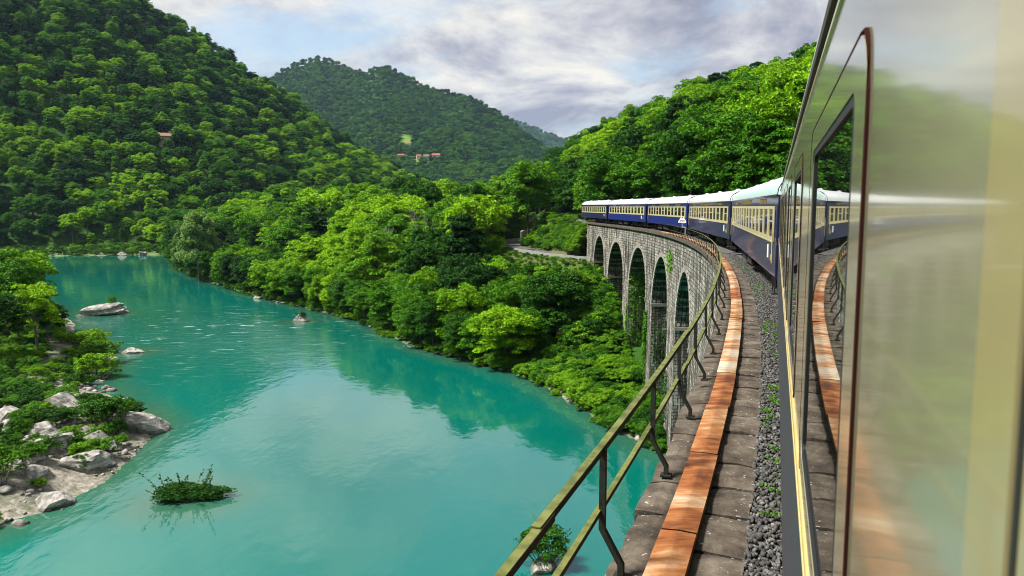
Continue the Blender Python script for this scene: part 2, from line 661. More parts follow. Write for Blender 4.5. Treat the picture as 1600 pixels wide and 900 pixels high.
def sweep(name, s0, s1, ds, prof, mat, parent=None, smooth=False, uv=False, closed=True):
    n = max(1, int(round((s1 - s0) / ds)))
    V, Fc, U = [], [], []
    k = len(prof)
    for i in range(n + 1):
        s = s0 + (s1 - s0) * i / n
        for j, (o, z) in enumerate(prof):
            V.append(tp(s, o, z))
            U.append((s, z + 0.3 * o))
    m = k if closed else k - 1
    for i in range(n):
        for j in range(m):
            j2 = (j + 1) % k
            Fc.append((i * k + j, (i + 1) * k + j, (i + 1) * k + j2, i * k + j2))
    if closed:
        Fc.append(tuple(range(k)))
        Fc.append(tuple(reversed(range(n * k, n * k + k))))
    return new_obj(name, V, Fc, mat, parent, smooth, U if uv else None)


# ------------------------------------------------------------------ terrain
WATER_Z = -19.0
R_SHORE = [(60, 20), (30, 50), (18, 61), (12.9, 67.3), (10.1, 72.9), (7.1, 82.7), (3.9, 91.8), (0.0, 99.1), (-9.5, 110.4), (-16.2, 118.7),
           (-29.5, 144.4), (-44.3, 162.9), (-60.1, 181.4), (-87.0, 218.4), (-119.2, 268.5), (-148, 328), (-158, 347)]
F_SHORE = [(-158, 347), (-183, 341), (-215, 337), (-290, 342), (-380, 350)]
L_SHORE = [(-380, 320), (-250, 285), (-160, 225), (-112, 180), (-86, 146), (-66, 118.7), (-57.2, 108.5), (-50.9, 92.5), (-43.4, 84.6),
           (-35.1, 73.8), (-33.7, 66.4), (-32.6, 58.9), (-32.6, 52.4), (-38, 46), (-60, 20), (-80, -40), (-90, -160)]
RIVER = R_SHORE + F_SHORE[1:] + L_SHORE + [(90, -160), (110, 0)]
ROAD = [(36, 122.0), (24, 123.5), (15.5, 126.5), (11.0, 133), (7.2, 142), (3.8, 153), (1.0, 164), (-1.2, 175), (-0.5, 187), (4.0, 199), (11.5, 209), (24, 219)]
ROAD_Z = -6.0


def seg_dist(x, y, pts, closed=False):
    d = np.full(x.shape, 1e9)
    P = list(pts) + ([pts[0]] if closed else [])
    for (ax, ay), (bx, by) in zip(P[:-1], P[1:]):
        dx, dy = bx - ax, by - ay
        t = np.clip(((x - ax) * dx + (y - ay) * dy) / (dx * dx + dy * dy + 1e-9), 0, 1)
        d = np.minimum(d, np.hypot(x - ax - t * dx, y - ay - t * dy))
    return d


def inside(x, y, pts):
    c = np.zeros(x.shape, dtype=bool)
    n = len(pts)
    for i in range(n):
        (ax, ay), (bx, by) = pts[i], pts[(i + 1) % n]
        hit = ((ay > y) != (by > y)) & (x < (bx - ax) * (y - ay) / (by - ay + 1e-12) + ax)
        c ^= hit
    return c


def sst(a, b, x):
    t = np.clip((x - a) / (b - a), 0, 1)
    return t * t * (3 - 2 * t)


def vnoise(x, y, seed=0):
    v = np.zeros(np.shape(x))
    r = np.random.default_rng(seed)
    for i in range(7):
        a = r.uniform(0, 6.28)
        f = 1.0 * 1.55 ** i
        ph = r.uniform(0, 6.28, 2)
        u = x * math.cos(a) + y * math.sin(a)
        w = -x * math.sin(a) + y * math.cos(a)
        v = v + np.sin(u * f + ph[0]) * np.sin(w * f * 0.8 + ph[1]) / 1.5 ** i
    return v / 2.0


# hills as seen from the valley: column -> (direction, skyline height, foot distance, ridge distance)
LEFT_HILL = dict(x=[-900, -400, -150, 0, 120, 240, 330, 430, 520, 600, 650, 700, 760, 820],
                 y=[-700, -430, -260, -150, -72, 8, 67, 130, 200, 250, 276, 300, 322, 345],
                 rb=[600, 520, 462, 428, 416, 408, 410, 425, 455, 500, 540, 575, 600, 620],
                 rr=[860, 800, 740, 720, 715, 712, 710, 715, 725, 740, 755, 765, 770, 770], zb=-13.0, tree=9.0, seed=3, und=7.0)
FAR_MOUNT = dict(x=[-200, 200, 400, 440, 470, 510, 545, 575, 605, 640, 680, 740, 790, 840, 880, 920, 1000, 1200],
                 y=[150, 170, 140, 121, 104, 94, 107, 117, 106, 124, 142, 154, 184, 222, 246, 266, 290, 300],
                 rb=[900] * 18, rr=[2100, 2100, 2100, 2150, 2250, 2300, 2250, 2150, 2050, 2000, 1950, 1900, 1850, 1800, 1750, 1700, 1650, 1650],
                 zb=4.0, tree=10.0, seed=11, und=20.0, pw=1.5)
FAR_RIDGE = dict(x=[600, 720, 800, 850, 890, 930, 1000, 1200], y=[150, 165, 190, 209, 223, 236, 262, 300],
                 rb=[3200] * 8, rr=[4300] * 8, zb=60.0, tree=10.0, seed=5, und=40.0)
RIGHT_HILL = dict(x=[780, 840, 880, 900, 960, 1000, 1050, 1110, 1140, 1200, 1260, 1330, 1500, 1900, 2600],
                  y=[318, 285, 245, 224, 200, 182, 163, 140, 131, 124, 100, 70, 20, -60, -200],
                  rb=[260, 225, 205, 195, 150, 128, 105, 90, 84, 74, 68, 66, 64, 62, 60],
                  rr=[400, 370, 350, 340, 300, 285, 275, 270, 270, 275, 280, 280, 280, 270, 260], zb=-3.0, tree=9.5, seed=8, und=3.0)


def hill(x, y, H):
    yy = np.maximum(y, 1e-3)
    ix = np.where(y > 1, 800 + F_PX * x / yy, np.where(x < 0, -3000, 5000))
    r = np.hypot(x, y)
    ca = np.cos(np.arctan2(x, yy))
    ys = np.interp(ix, H['x'], H['y'])
    rb = np.interp(ix, H['x'], H['rb']) / 1.0
    rr = np.interp(ix, H['x'], H['rr'])
    te = (323 - ys) / F_PX * np.clip(ca, 0.5, 1)
    zs = CZ + te * rr - H['tree']
    t = (r - rb) / (rr - rb)
    nz = vnoise(x / (14.0 + 0.055 * rr), y / (14.0 + 0.055 * rr), H['seed'])
    z = H['zb'] + (zs - H['zb']) * np.clip(t, 0, 1) ** H.get('pw', 1.0)
    z = z + H['und'] * nz * np.clip(t, 0, 1) * np.clip((1 - t) * 2.2, 0, 1)
    z = np.where(t > 1, zs - (r - rr) * 0.42, z)
    z = np.where(t < 0, H['zb'] + t * (rr - rb) * 0.7, z)
    fade = (ix < H['x'][0] - 1) & (H['x'][0] > 0) | (y < 1) & (H['x'][0] > 0) & (x < 0)
    return np.where(fade, -200.0, z)


def track_dist(x, y, s0, s1):
    S = PATH[(PATH[:, 0] >= s0) & (PATH[:, 0] <= s1)][::16]
    return seg_dist(x, y, [(a, b) for a, b in S[:, 1:]])


def ground_z(x, y, masks=False):
    x = np.asarray(x, float)
    y = np.asarray(y, float)
    ins = inside(x, y, RIVER)
    dr, dl, df = seg_dist(x, y, R_SHORE), seg_dist(x, y, L_SHORE), seg_dist(x, y, F_SHORE)
    d = np.minimum(np.minimum(dr, dl), df)
    n = vnoise(x / 9.0, y / 9.0, 21)
    zr = WATER_Z + 0.1 + 13.0 * sst(0, 46, dr) + 5 * sst(60, 240, dr) + 0.5 * n * sst(2, 12, dr)
    zl = WATER_Z + 0.05 + 1.7 * sst(0, 7, dl) + 9 * sst(8, 60, dl) + 0.35 * n
    zf = WATER_Z + 0.1 + 3.2 * sst(0, 22, df) + 0.6 * n
    land = np.where(dr <= np.minimum(dl, df), zr, np.where(dl <= df, zl, zf))
    # left and far banks meet smoothly with the valley floor further out
    hl, hf, hg, hr = hill(x, y, LEFT_HILL), hill(x, y, FAR_MOUNT), hill(x, y, FAR_RIDGE), hill(x, y, RIGHT_HILL)
    land = np.maximum(land, np.maximum(np.maximum(hl, hf), np.maximum(hg, hr)))
    tn = track_dist(x, y, 84, 131)
    zv = np.interp(y, [88, 97, 110, 119, 128], [-17.0, -14.5, -10.2, -8.6, -7.5])
    land = np.where((x < 22) & (y > 84) & (y < 140), np.maximum(land, land + (zv - land) * sst(15, 3, tn)), land)
    # the road and the railway embankment are cut into the slopes
    td = track_dist(x, y, 135, 330)
    land = land + (-0.25 - land) * sst(12, 3.4, td)
    rd = seg_dist(x, y, ROAD)
    land = land + (ROAD_Z - 0.12 - land) * sst(10, 3.6, rd)
    land = np.where(rd > 3.4, land + (-0.25 - land) * sst(4.6, 2.5, td), land)
    # nothing pokes through the viaduct deck
    tv = track_dist(x, y, -60, 131)
    land = np.where(tv < 4, np.minimum(land, -6.1), land)
    z = np.where(ins, WATER_Z - np.minimum(3.0, 0.05 + 0.22 * d), land)
    if not masks:
        return z
    gravel = np.where(ins, 1.0, np.maximum(sst(0.9, 0.1, dr) * 0.35, np.maximum(sst(13, 3, dl), sst(9, 1, df) * 0.5)))
    yy = np.maximum(y, 1e-3)
    ix = 800 + F_PX * x / yy
    r = np.hypot(x, y)
    mead = np.zeros(x.shape)
    for (mx, mr, w, h) in MEADOWS:
        mead = np.maximum(mead, sst(1.0, 0.6, np.hypot((ix - mx) / w, (r - mr) / h)))
    mead = np.maximum(mead, sst(7.5, 4.5, td) * 0.35)
    mead = np.maximum(mead, np.where((df < dl) & (df < dr) & (~ins), sst(26, 4, df) * 0.35, 0))
    soil = sst(8, 4, rd) * 0.45
    return z, gravel, mead, soil


MEADOWS = [(636, 1450, 11, 60), (686, 1330, 14, 22), (655, 1320, 14, 18)]


def build_terrain():
    az = np.concatenate([np.linspace(-180, -62, 40)[:-1], np.linspace(-62, -40, 30)[:-1], np.linspace(-40, 38, 330)[:-1],
                         np.linspace(38, 60, 25)[:-1], np.linspace(60, 180, 40)])
    rr = np.concatenate([[6.0, 16.0, 28.0], np.geomspace(34, 5600, 330)])
    A, Rr = np.meshgrid(np.radians(az), rr, indexing='ij')
    X, Y = Rr * np.sin(A), Rr * np.cos(A)
    z, g, me_, so = ground_z(X.ravel(), Y.ravel(), True)
    V = np.stack([X.ravel(), Y.ravel(), z], 1)
    na, nr = A.shape
    idx = np.arange(na * nr).reshape(na, nr)
    q = np.stack([idx[:-1, :-1], idx[1:, :-1], idx[1:, 1:], idx[:-1, 1:]], -1).reshape(-1, 4)[:, ::-1]
    me = bpy.data.meshes.new('terrain')
    me.vertices.add(len(V))
    me.vertices.foreach_set('co', V.astype(np.float32).ravel())
    me.loops.add(q.size)
    me.loops.foreach_set('vertex_index', q.astype(np.int32).ravel())
    me.polygons.add(len(q))
    me.polygons.foreach_set('loop_start', np.arange(0, q.size, 4, dtype=np.int32))
    me.update(calc_edges=True)
    ca = me.color_attributes.new('cover', 'FLOAT_COLOR', 'POINT')
    ca.data.foreach_set('color', np.stack([g, me_, so, np.ones_like(g)], 1).astype(np.float32).ravel())
    o = link('terrain', me, 'ground', None, True)
    tag(o, kind='structure')
    # the river sheet carries how shallow the water is
    xs = np.concatenate([np.linspace(-520, -132, 40)[:-1], np.arange(-132, 30, 0.9), np.linspace(30, 160, 20)])
    ys = np.concatenate([np.linspace(-220, 40, 24)[:-1], np.arange(40, 196, 0.9), np.linspace(196, 480, 60)])
    X, Y = np.meshgrid(xs, ys, indexing='ij')
    d = np.minimum(seg_dist(X, Y, R_SHORE), seg_dist(X, Y, L_SHORE))
    for (rx_, ry_, rw) in ((-84.5, 154, 5.0), (-57.5, 113, 2.0), (-24.6, 55.6, 2.4), (-40.4, 144.5, 1.6)):
        d = np.minimum(d, np.maximum(np.hypot(X - rx_, Y - ry_) - rw, 0))
    n = 0.5 + 0.5 * vnoise(X / 5, Y / 5, 31)
    sh = sst(5.0, 0.2, d) * (0.35 + 0.65 * n)
    idx = np.arange(X.size).reshape(X.shape)
    q = np.stack([idx[:-1, :-1], idx[1:, :-1], idx[1:, 1:], idx[:-1, 1:]], -1).reshape(-1, 4)
    me = bpy.data.meshes.new('river_water')
    me.vertices.add(X.size)
    me.vertices.foreach_set('co', np.stack([X.ravel(), Y.ravel(), np.full(X.size, WATER_Z)], 1).astype(np.float32).ravel())
    me.loops.add(q.size)
    me.loops.foreach_set('vertex_index', q.astype(np.int32).ravel())
    me.polygons.add(len(q))
    me.polygons.foreach_set('loop_start', np.arange(0, q.size, 4, dtype=np.int32))
    me.update(calc_edges=True)
    ca = me.color_attributes.new('shallow', 'FLOAT_COLOR', 'POINT')
    ca.data.foreach_set('color', np.stack([sh.ravel()] * 3 + [np.ones(X.size)], 1).astype(np.float32).ravel())
    tag(link('river_water', me, 'water'), kind='structure')


build_terrain()


def img(x, y, z):
    """picture column and row (1600x900) of a world point"""
    dz = np.asarray(z) - CZ
    f = np.asarray(y) * math.cos(PITCH) - dz * math.sin(PITCH)
    u = np.asarray(y) * math.sin(PITCH) + dz * math.cos(PITCH)
    f = np.maximum(f, 0.1)
    return 800 + F_PX * np.asarray(x) / f, 450 - F_PX * u / f


# ------------------------------------------------------------------ road under the first arch
def smooth_line(pts, step=1.5):
    P = np.array(pts, float)
    t = np.concatenate([[0], np.cumsum(np.hypot(*np.diff(P, axis=0).T))])
    u = np.arange(0, t[-1], step)
    x, y = np.interp(u, t, P[:, 0]), np.interp(u, t, P[:, 1])
    for _ in range(6):
        x[1:-1] = (x[:-2] + 2 * x[1:-1] + x[2:]) / 4
        y[1:-1] = (y[:-2] + 2 * y[1:-1] + y[2:]) / 4
    return np.stack([x, y], 1)


def build_road():
    c = smooth_line(ROAD)
    t = np.gradient(c, axis=0)
    t /= np.hypot(t[:, 0], t[:, 1])[:, None]
    n = np.stack([-t[:, 1], t[:, 0]], 1)          # left of travel: the river side

    def ribbon(name, o0, o1, z0, z1, mat, i0=0, i1=None, parent=None):
        V, Fc = [], []
        i1 = len(c) if i1 is None else i1
        for i in range(i0, i1):
            a, b = c[i] + n[i] * o0, c[i] + n[i] * o1
            V += [(*a, z0), (*b, z0), (*b, z1), (*a, z1)]
        k = i1 - i0
        for i in range(k - 1):
            for j in range(4):
                Fc.append((i * 4 + j, i * 4 + (j + 1) % 4, (i + 1) * 4 + (j + 1) % 4, (i + 1) * 4 + j))
        Fc += [(3, 2, 1, 0), tuple((k - 1) * 4 + j for j in range(4))]
        return new_obj(name, V, Fc, mat, parent)
    tag(ribbon('road', -2.7, 2.7, ROAD_Z - 0.3, ROAD_Z, 'asphalt'), kind='structure')
    root = tag(empty('roadside_parapet', (c[8][0], c[8][1], ROAD_Z)), 'pale concrete parapet along the river side of the curving road', 'parapet')
    for k, i in enumerate(range(3, len(c) - 6, 3)):
        b = ribbon('parapet_block', 2.95, 3.3, ROAD_Z - 0.4, ROAD_Z + 0.6 + 0.04 * (k % 3), 'concrete', i, i + 4)
        b.parent = root
        b.matrix_parent_inverse = Matrix.Translation(root.location).inverted()
    w = ribbon('retaining_wall', -3.4, -2.95, ROAD_Z - 0.4, ROAD_Z + 3.2, 'old_concrete', len(c) - 36, len(c) - 2)
    tag(w, 'grey retaining wall on the inside of the road bend', 'wall')


build_road()

# ------------------------------------------------------------------ viaduct
LEDGE = 0.33                       # top of the stone edge
ARCHES = [(-16.0, 26.5, -1.9), (56.4, 66.6, -2.2), (72.4, 83.0, -2.05), (87.2, 98.6, -1.95), (102.4, 112.6, -1.95), (115.8, 124.0, -1.6)]
DECK0, DECK1 = -30.0, 131.0


def wall_off(z):
    return 2.52 + 0.022 * max(0.0, -z - 1.0)


def intrados(s):
    for a, b, top in ARCHES:
        if a < s < b:
            r = (b - a) / 2
            u = (s - (a + b) / 2) / r
            rise = min(r, 5.3) if r < 8 else 11.0
            return top - rise + rise * math.sqrt(max(0.0, 1 - u * u))
    return None


def build_viaduct():
    c = tp(78, 0, -12)
    root = tag(empty('railway_viaduct', c), 'long curved stone railway viaduct with tall arches above the river', 'viaduct')

    def adopt(o):
        o.parent = root
        o.matrix_parent_inverse = Matrix.Translation(Vector(c)).inverted()
        return o
    top = LEDGE - 0.24

    def gz(s):
        p0, p1 = tp(s, 3.0), tp(s, -3.0)
        return float(min(ground_z(np.array([p0[0], p1[0]]), np.array([p0[1], p1[1]]))) - 1.0)
    # spandrels with the barrel of every arch
    V, Fc, U = [], [], []

    def quad(p, u):
        b = len(V)
        V.extend(p)
        U.extend(u)
        Fc.append((b, b + 1, b + 2, b + 3))
    for a, b, tz in ARCHES:
        n = 36
        uu = [-math.cos(math.pi * i / n) for i in range(n + 1)]
        ss = [(a + b) / 2 + (b - a) / 2 * u for u in uu]
        spring = tz - (min((b - a) / 2, 5.3) if (b - a) < 16 else 11.0)
        zz = [spring if i in (0, n) else intrados(s) for i, s in enumerate(ss)]
        for i in range(n):
            s0, s1, z0, z1 = ss[i], ss[i + 1], zz[i], zz[i + 1]
            for sd in (1, -1):
                for (ta, tb, ba, bb) in ((top, top, (top + z0) / 2, (top + z1) / 2), ((top + z0) / 2, (top + z1) / 2, z0, z1)):
                    quad([tp(s0, sd * wall_off(ba), ba), tp(s1, sd * wall_off(bb), bb), tp(s1, sd * wall_off(tb), tb), tp(s0, sd * wall_off(ta), ta)],
                         [(s0, ba), (s1, bb), (s1, tb), (s0, ta)])
            L0, L1 = wall_off(z0), wall_off(z1)
            quad([tp(s0, L0, z0), tp(s0, -L0, z0), tp(s1, -L1, z1), tp(s1, L1, z1)],
                 [(i * 0.4, 0), (i * 0.4, 5.2), (i * 0.4 + 0.4, 5.2), (i * 0.4 + 0.4, 0)])
    adopt(new_obj('spandrel_wall', V, Fc, 'masonry', None, False, U))
    # piers between the openings, each its own block
    spans = []
    prev = DECK0
    for a, b, tz in ARCHES:
        if a > prev:
            spans.append((prev, a))
        prev = b
    spans.append((prev, DECK1))
    for k, (a, b) in enumerate(spans):
        V, Fc, U = [], [], []
        n = max(3, int((b - a) / 1.6))
        bot = min(gz(a), gz(b), gz((a + b) / 2))
        bot = max(bot, -23.0)
        zs = [top, -2.0, -6.0, -10.0, -14.0, -18.0, -23.0]
        zs = [z for z in zs if z > bot] + [bot]

        def q4(p, u):
            bb = len(V)
            V.extend(p)
            U.extend(u)
            Fc.append((bb, bb + 1, bb + 2, bb + 3))
        for z0, z1 in zip(zs[1:], zs[:-1]):
            e0, e1 = 0.014 * max(0, -z0 - 6), 0.014 * max(0, -z1 - 6)
            for i in range(n):
                t0, t1 = i / n, (i + 1) / n

                def S(t, e):
                    return a - e + (b - a + 2 * e) * t
                for sd in (1, -1):
                    q4([tp(S(t0, e0), sd * wall_off(z0), z0), tp(S(t1, e0), sd * wall_off(z0), z0), tp(S(t1, e1), sd * wall_off(z1), z1), tp(S(t0, e1), sd * wall_off(z1), z1)],
                       [(S(t0, e0), z0), (S(t1, e0), z0), (S(t1, e1), z1), (S(t0, e1), z1)])
            for s_, sg in ((a, -1), (b, 1)):
                q4([tp(s_ + sg * e0, wall_off(z0), z0), tp(s_ + sg * e0, -wall_off(z0), z0), tp(s_ + sg * e1, -wall_off(z1), z1), tp(s_ + sg * e1, wall_off(z1), z1)],
                   [(0.3, z0), (5.8, z0), (5.8, z1), (0.3, z1)])
        p = adopt(new_obj('pier', V, Fc, 'masonry', None, False, U))
    # string course under the springing of the arches and rings of cut stones
    for a, b, tz in ARCHES[1:]:
        m = MB()
        r = (b - a) / 2
        rise = min(r, 5.3)
        mid, spring = (a + b) / 2, tz - rise
        nst = 34
        for i in range(nst):
            t0, t1 = math.pi * i / nst + 0.008, math.pi * (i + 1) / nst - 0.008
            thick = 0.42 + 0.08 * (i % 2)
            pts = []
            for off in (0.0, 0.05 + 0.02 * random.random()):
                for (t, rr_) in ((t0, 0.0), (t1, 0.0), (t1, thick), (t0, thick)):
                    s = mid - math.cos(t) * (r + rr_)
                    z = spring + math.sin(t) * (rise + rr_)
                    pts.append(tp(s, wall_off(z) - 0.15 + (0.15 + off if off else 0), min(z, top - 0.02)))
            m.poly(pts, [(3, 2, 1, 0), (4, 5, 6, 7), (0, 1, 5, 4), (1, 2, 6, 5), (2, 3, 7, 6), (3, 0, 4, 7)])
        o = m.build('arch_ring', 'cut_stone')
        o['kind'] = 'stuff'
        adopt(o)
        for s_, sg in ((a, 1), (b, -1)):
            z = spring - 0.35
            mm = MB()
            w = wall_off(z) + 0.09
            pts = [tp(s_ + sg * (0.16 if j in (1, 2) else -0.1), o_, zz_) for zz_ in (z, z + 0.3) for j, o_ in ((0, -w), (1, -w), (2, w), (3, w))]
            mm.poly(pts, [(0, 1, 2, 3), (7, 6, 5, 4), (0, 4, 5, 1), (1, 5, 6, 2), (2, 6, 7, 3), (3, 7, 4, 0)])
            adopt(mm.build('impost_course', 'cut_stone'))
    # deck slab that carries the ballast
    adopt(sweep('deck', DECK0, DECK1, 2.0, [(2.5, LEDGE - 0.5), (2.5, LEDGE - 0.26), (-2.5, LEDGE - 0.26), (-2.5, LEDGE - 0.5)], 'old_concrete'))
    # edge stones: an outer coping row and an inner walkway row, stone by stone where they can be told apart
    r = random.Random(5)

    def stone(name, s0, s1, o0, o1, z0, z1, jit=0.012):
        m = MB()
        g = 0.011 + 0.010 * r.random()
        zt = z1 + r.uniform(-jit, jit)
        tilt = r.uniform(-jit, jit)
        nS, nO = 4, 3
        top_ = []
        for i in range(nS + 1):
            for j in range(nO + 1):
                u, w = i / nS, j / nO
                s = s0 + g + (s1 - s0 - 2 * g) * u
                o = o0 + (o1 - o0) * w
                edge = (i in (0, nS)) + (j in (0, nO))
                z = zt + tilt * (w - 0.5) * 2 + r.uniform(-0.006, 0.006) - (0.018 * r.random() + 0.008) * (edge > 0) - 0.03 * (edge > 1) * r.random()
                s += r.uniform(-0.012, 0.012) * (i in (0, nS))
                o += r.uniform(-0.014, 0.014) * (j in (0, nO))
                top_.append(tp(s, o, z))
        base = len(top_)
        k = nO + 1
        fcs = [(i * k + j, (i + 1) * k + j, (i + 1) * k + j + 1, i * k + j + 1) for i in range(nS) for j in range(nO)]
        ring = [i * k for i in range(nS + 1)] + [nS * k + j for j in range(1, k)] + [i * k + nO for i in range(nS - 1, -1, -1)] + [j for j in range(nO - 1, 0, -1)]
        low = [(top_[i][0], top_[i][1], z0) for i in ring]
        for a_ in range(len(ring)):
            b_ = (a_ + 1) % len(ring)
            fcs.append((ring[a_], base + a_, base + b_, ring[b_]))
        m.poly(top_ + low, fcs)
        return m.build(name, 'slab')
    s = -1.0
    while s < 46:
        l = r.uniform(0.62, 0.98)
        adopt(stone('coping_stone', s, s + l, 2.32, 2.74 + r.uniform(-0.03, 0.02), LEDGE - 0.26, LEDGE))
        s += l
    s1_ = s
    s = -1.0
    while s < 46:
        l = r.uniform(0.45, 0.85)
        adopt(stone('walkway_stone', s, s + l, 1.80, 2.318, LEDGE - 0.24, LEDGE + 0.005))
        s += l
    # further off the stones are too small to pick apart
    m = MB()
    s = s1_
    while s < DECK1:
        l = r.uniform(0.7, 1.1)
        for (o0, o1) in ((2.32, 2.74), (1.80, 2.318)):
            z1 = LEDGE + r.uniform(-0.015, 0.015)
            pts = [tp(ss, oo, zz) for zz in (LEDGE - 0.25, z1) for ss, oo in ((s + 0.01, o0), (s + l - 0.01, o0), (s + l - 0.01, o1), (s + 0.01, o1))]
            m.poly(pts, [(0, 1, 2, 3), (7, 6, 5, 4), (0, 4, 5, 1), (1, 5, 6, 2), (2, 6, 7, 3), (3, 7, 4, 0)])
        s += l
    o = adopt(m.build('distant_edge_stones', 'slab'))
    o['kind'] = 'stuff'
    adopt(sweep('far_side_coping', DECK0, DECK1, 2.0, [(-1.8, LEDGE - 0.25), (-2.74, LEDGE - 0.25), (-2.74, LEDGE), (-1.8, LEDGE)], 'slab'))
    adopt(sweep('rear_coping', DECK0, -1.02, 1.0, [(1.8, LEDGE - 0.25), (2.74, LEDGE - 0.25), (2.74, LEDGE), (1.8, LEDGE)], 'slab'))
    return root


viaduct = build_viaduct()


def adopter(root):
    inv = Matrix.Translation(root.location).inverted()

    def f(o):
        o.parent = root
        o.matrix_parent_inverse = inv
        return o
    return f


def build_duct():
    root = tag(empty('cable_duct', tp(5, 2.35, LEDGE)), 'rusty orange steel cable duct running along the stone viaduct edge', 'cable duct')
    ad = adopter(root)
    r = random.Random(9)
    s = -0.3
    k = 0
    while s < 79:
        l = 2.0
        z = LEDGE + 0.085 + r.uniform(-0.006, 0.008)
        lift = r.uniform(-0.006, 0.006)
        sh = r.uniform(-0.01, 0.01)
        n = 6 if s < 40 else 2
        V, Fc = [], []
        prof = [(2.165, -0.07), (2.165, 0.0), (2.30, 0.008), (2.435, 0.0), (2.435, -0.07)]
        for i in range(n + 1):
            u = i / n
            for (o, dz) in prof:
                bow = 0.004 * math.sin(3 * u + k)
                V.append(tp(s + 0.008 + (l - 0.016) * u, o + sh, z + dz + lift * u + (bow if dz > -0.05 else 0)))
        for i in range(n):
            for j in range(4):
                Fc.append((i * 5 + j, (i + 1) * 5 + j, (i + 1) * 5 + j + 1, i * 5 + j + 1))
        p = ad(new_obj('cover_plate', V, Fc, 'rust'))
        sol = p.modifiers.new('thickness', 'SOLIDIFY')
        sol.thickness = 0.005
        if s < 60:
            m = MB()
            for (a, b) in ((0.0, 0.13),):
                pts = [tp(s + (a if q in (0, 3) else b), o + sh, z + zz) for zz in (0.011, 0.018) for q, o in ((0, 2.158), (1, 2.158), (2, 2.442), (3, 2.442))]
                m.poly(pts, [(0, 1, 2, 3), (7, 6, 5, 4), (0, 4, 5, 1), (1, 5, 6, 2), (2, 6, 7, 3), (3, 7, 4, 0)])
            b_ = m.build('joint_strap', 'rust')
            b_.parent = p
            b_.matrix_parent_inverse = Matrix.Translation(root.location).inverted()
            m = MB()
            q = tp(s + 0.18, 2.46, LEDGE + 0.045)
            m.box(q[0] - 0.02, q[0] + 0.02, q[1] - 0.03, q[1] + 0.03, q[2] - 0.03, q[2] + 0.03)
            q = tp(s + 0.18, 2.495, LEDGE + 0.03)
            m.tube([(q[0] - 0.03, q[1], q[2]), (q[0] + 0.03, q[1], q[2])], 0.014, 6)
            c_ = m.build('clamp_bolt', 'post_paint')
            c_.parent = p
            c_.matrix_parent_inverse = Matrix.Translation(root.location).inverted()
        s += l
        k += 1
    ad(sweep('duct_trough', -0.3, 79, 1.0, [(2.18, LEDGE - 0.02), (2.425, LEDGE - 0.02), (2.425, LEDGE + 0.07), (2.18, LEDGE + 0.07)], 'post_paint'))


build_duct()


def build_railing():
    root = tag(empty('railing', tp(6, 2.6, LEDGE)), 'mossy green iron railing on cranked dark posts along the viaduct edge', 'railing')
    ad = adopter(root)
    r = random.Random(2)
    TOP, MIDZ = 1.25, 0.80
    s = 0.65
    while s < 74:
        lean = r.uniform(-0.012, 0.012)
        w = 0.026
        prof = [(2.60, LEDGE - 0.05), (2.60, LEDGE + 0.10), (2.735, LEDGE + 0.34), (2.745 + lean, TOP - 0.012)]
        m = MB()
        for i, (o, z) in enumerate(prof):
            for ds_, do in ((-w, -w), (w, -w), (w, w), (-w, w)):
                m.v.append(tp(s + ds_, o + do * 0.8, z))
        for i in range(3):
            for j in range(4):
                m.f.append((i * 4 + j, i * 4 + (j + 1) % 4, (i + 1) * 4 + (j + 1) % 4, (i + 1) * 4 + j))
        m.f += [(3, 2, 1, 0), (12, 13, 14, 15)]
        ad(m.build('post', 'post_paint'))
        m = MB()
        b0 = len(m.v)
        pts = [tp(s + a, 2.60 + b, zz) for zz in (LEDGE + 0.003, LEDGE + 0.022) for a, b in ((-0.05, -0.05), (0.05, -0.05), (0.05, 0.05), (-0.05, 0.05))]
        m.poly(pts, [(0, 1, 2, 3), (7, 6, 5, 4), (0, 4, 5, 1), (1, 5, 6, 2), (2, 6, 7, 3), (3, 7, 4, 0)])
        ad(m.build('foot_plate', 'post_paint'))
        s += 2.16
    s0 = 0.0
    k = 0
    while s0 < 74:
        s1 = s0 + (3.65 if k == 0 else 6.48)
        e = 0.12
        for nm, z, t in (('top_rail', TOP, 0.026), ('middle_rail', MIDZ, 0.021)):
            dz = 0.006 * ((k % 2) * 2 - 1)
            do = 0.003 * ((k % 2) * 2 - 1)
            # an angle section: flat on top, a leg on the track side, its shade put into the dark colour
            o_ = 2.75 if nm == 'top_rail' else 2.76
            ad(sweep(nm, s0 - e, s1 + e, 0.5, [(o_ - t + do, z + dz), (o_ - t + do, z + 0.007 + dz), (o_ + t + do, z + 0.007 + dz), (o_ + t + do, z + dz)], 'rail_paint'))
            ad(sweep(nm + '_web', s0 - e, s1 + e, 0.5, [(o_ - t + do, z - 1.6 * t + dz), (o_ - t + do, z + dz - 0.001), (o_ - t + 0.007 + do, z + dz - 0.001), (o_ - t + 0.007 + do, z - 1.6 * t + dz)], 'post_paint'))
        s0 = s1
        k += 1


build_railing()


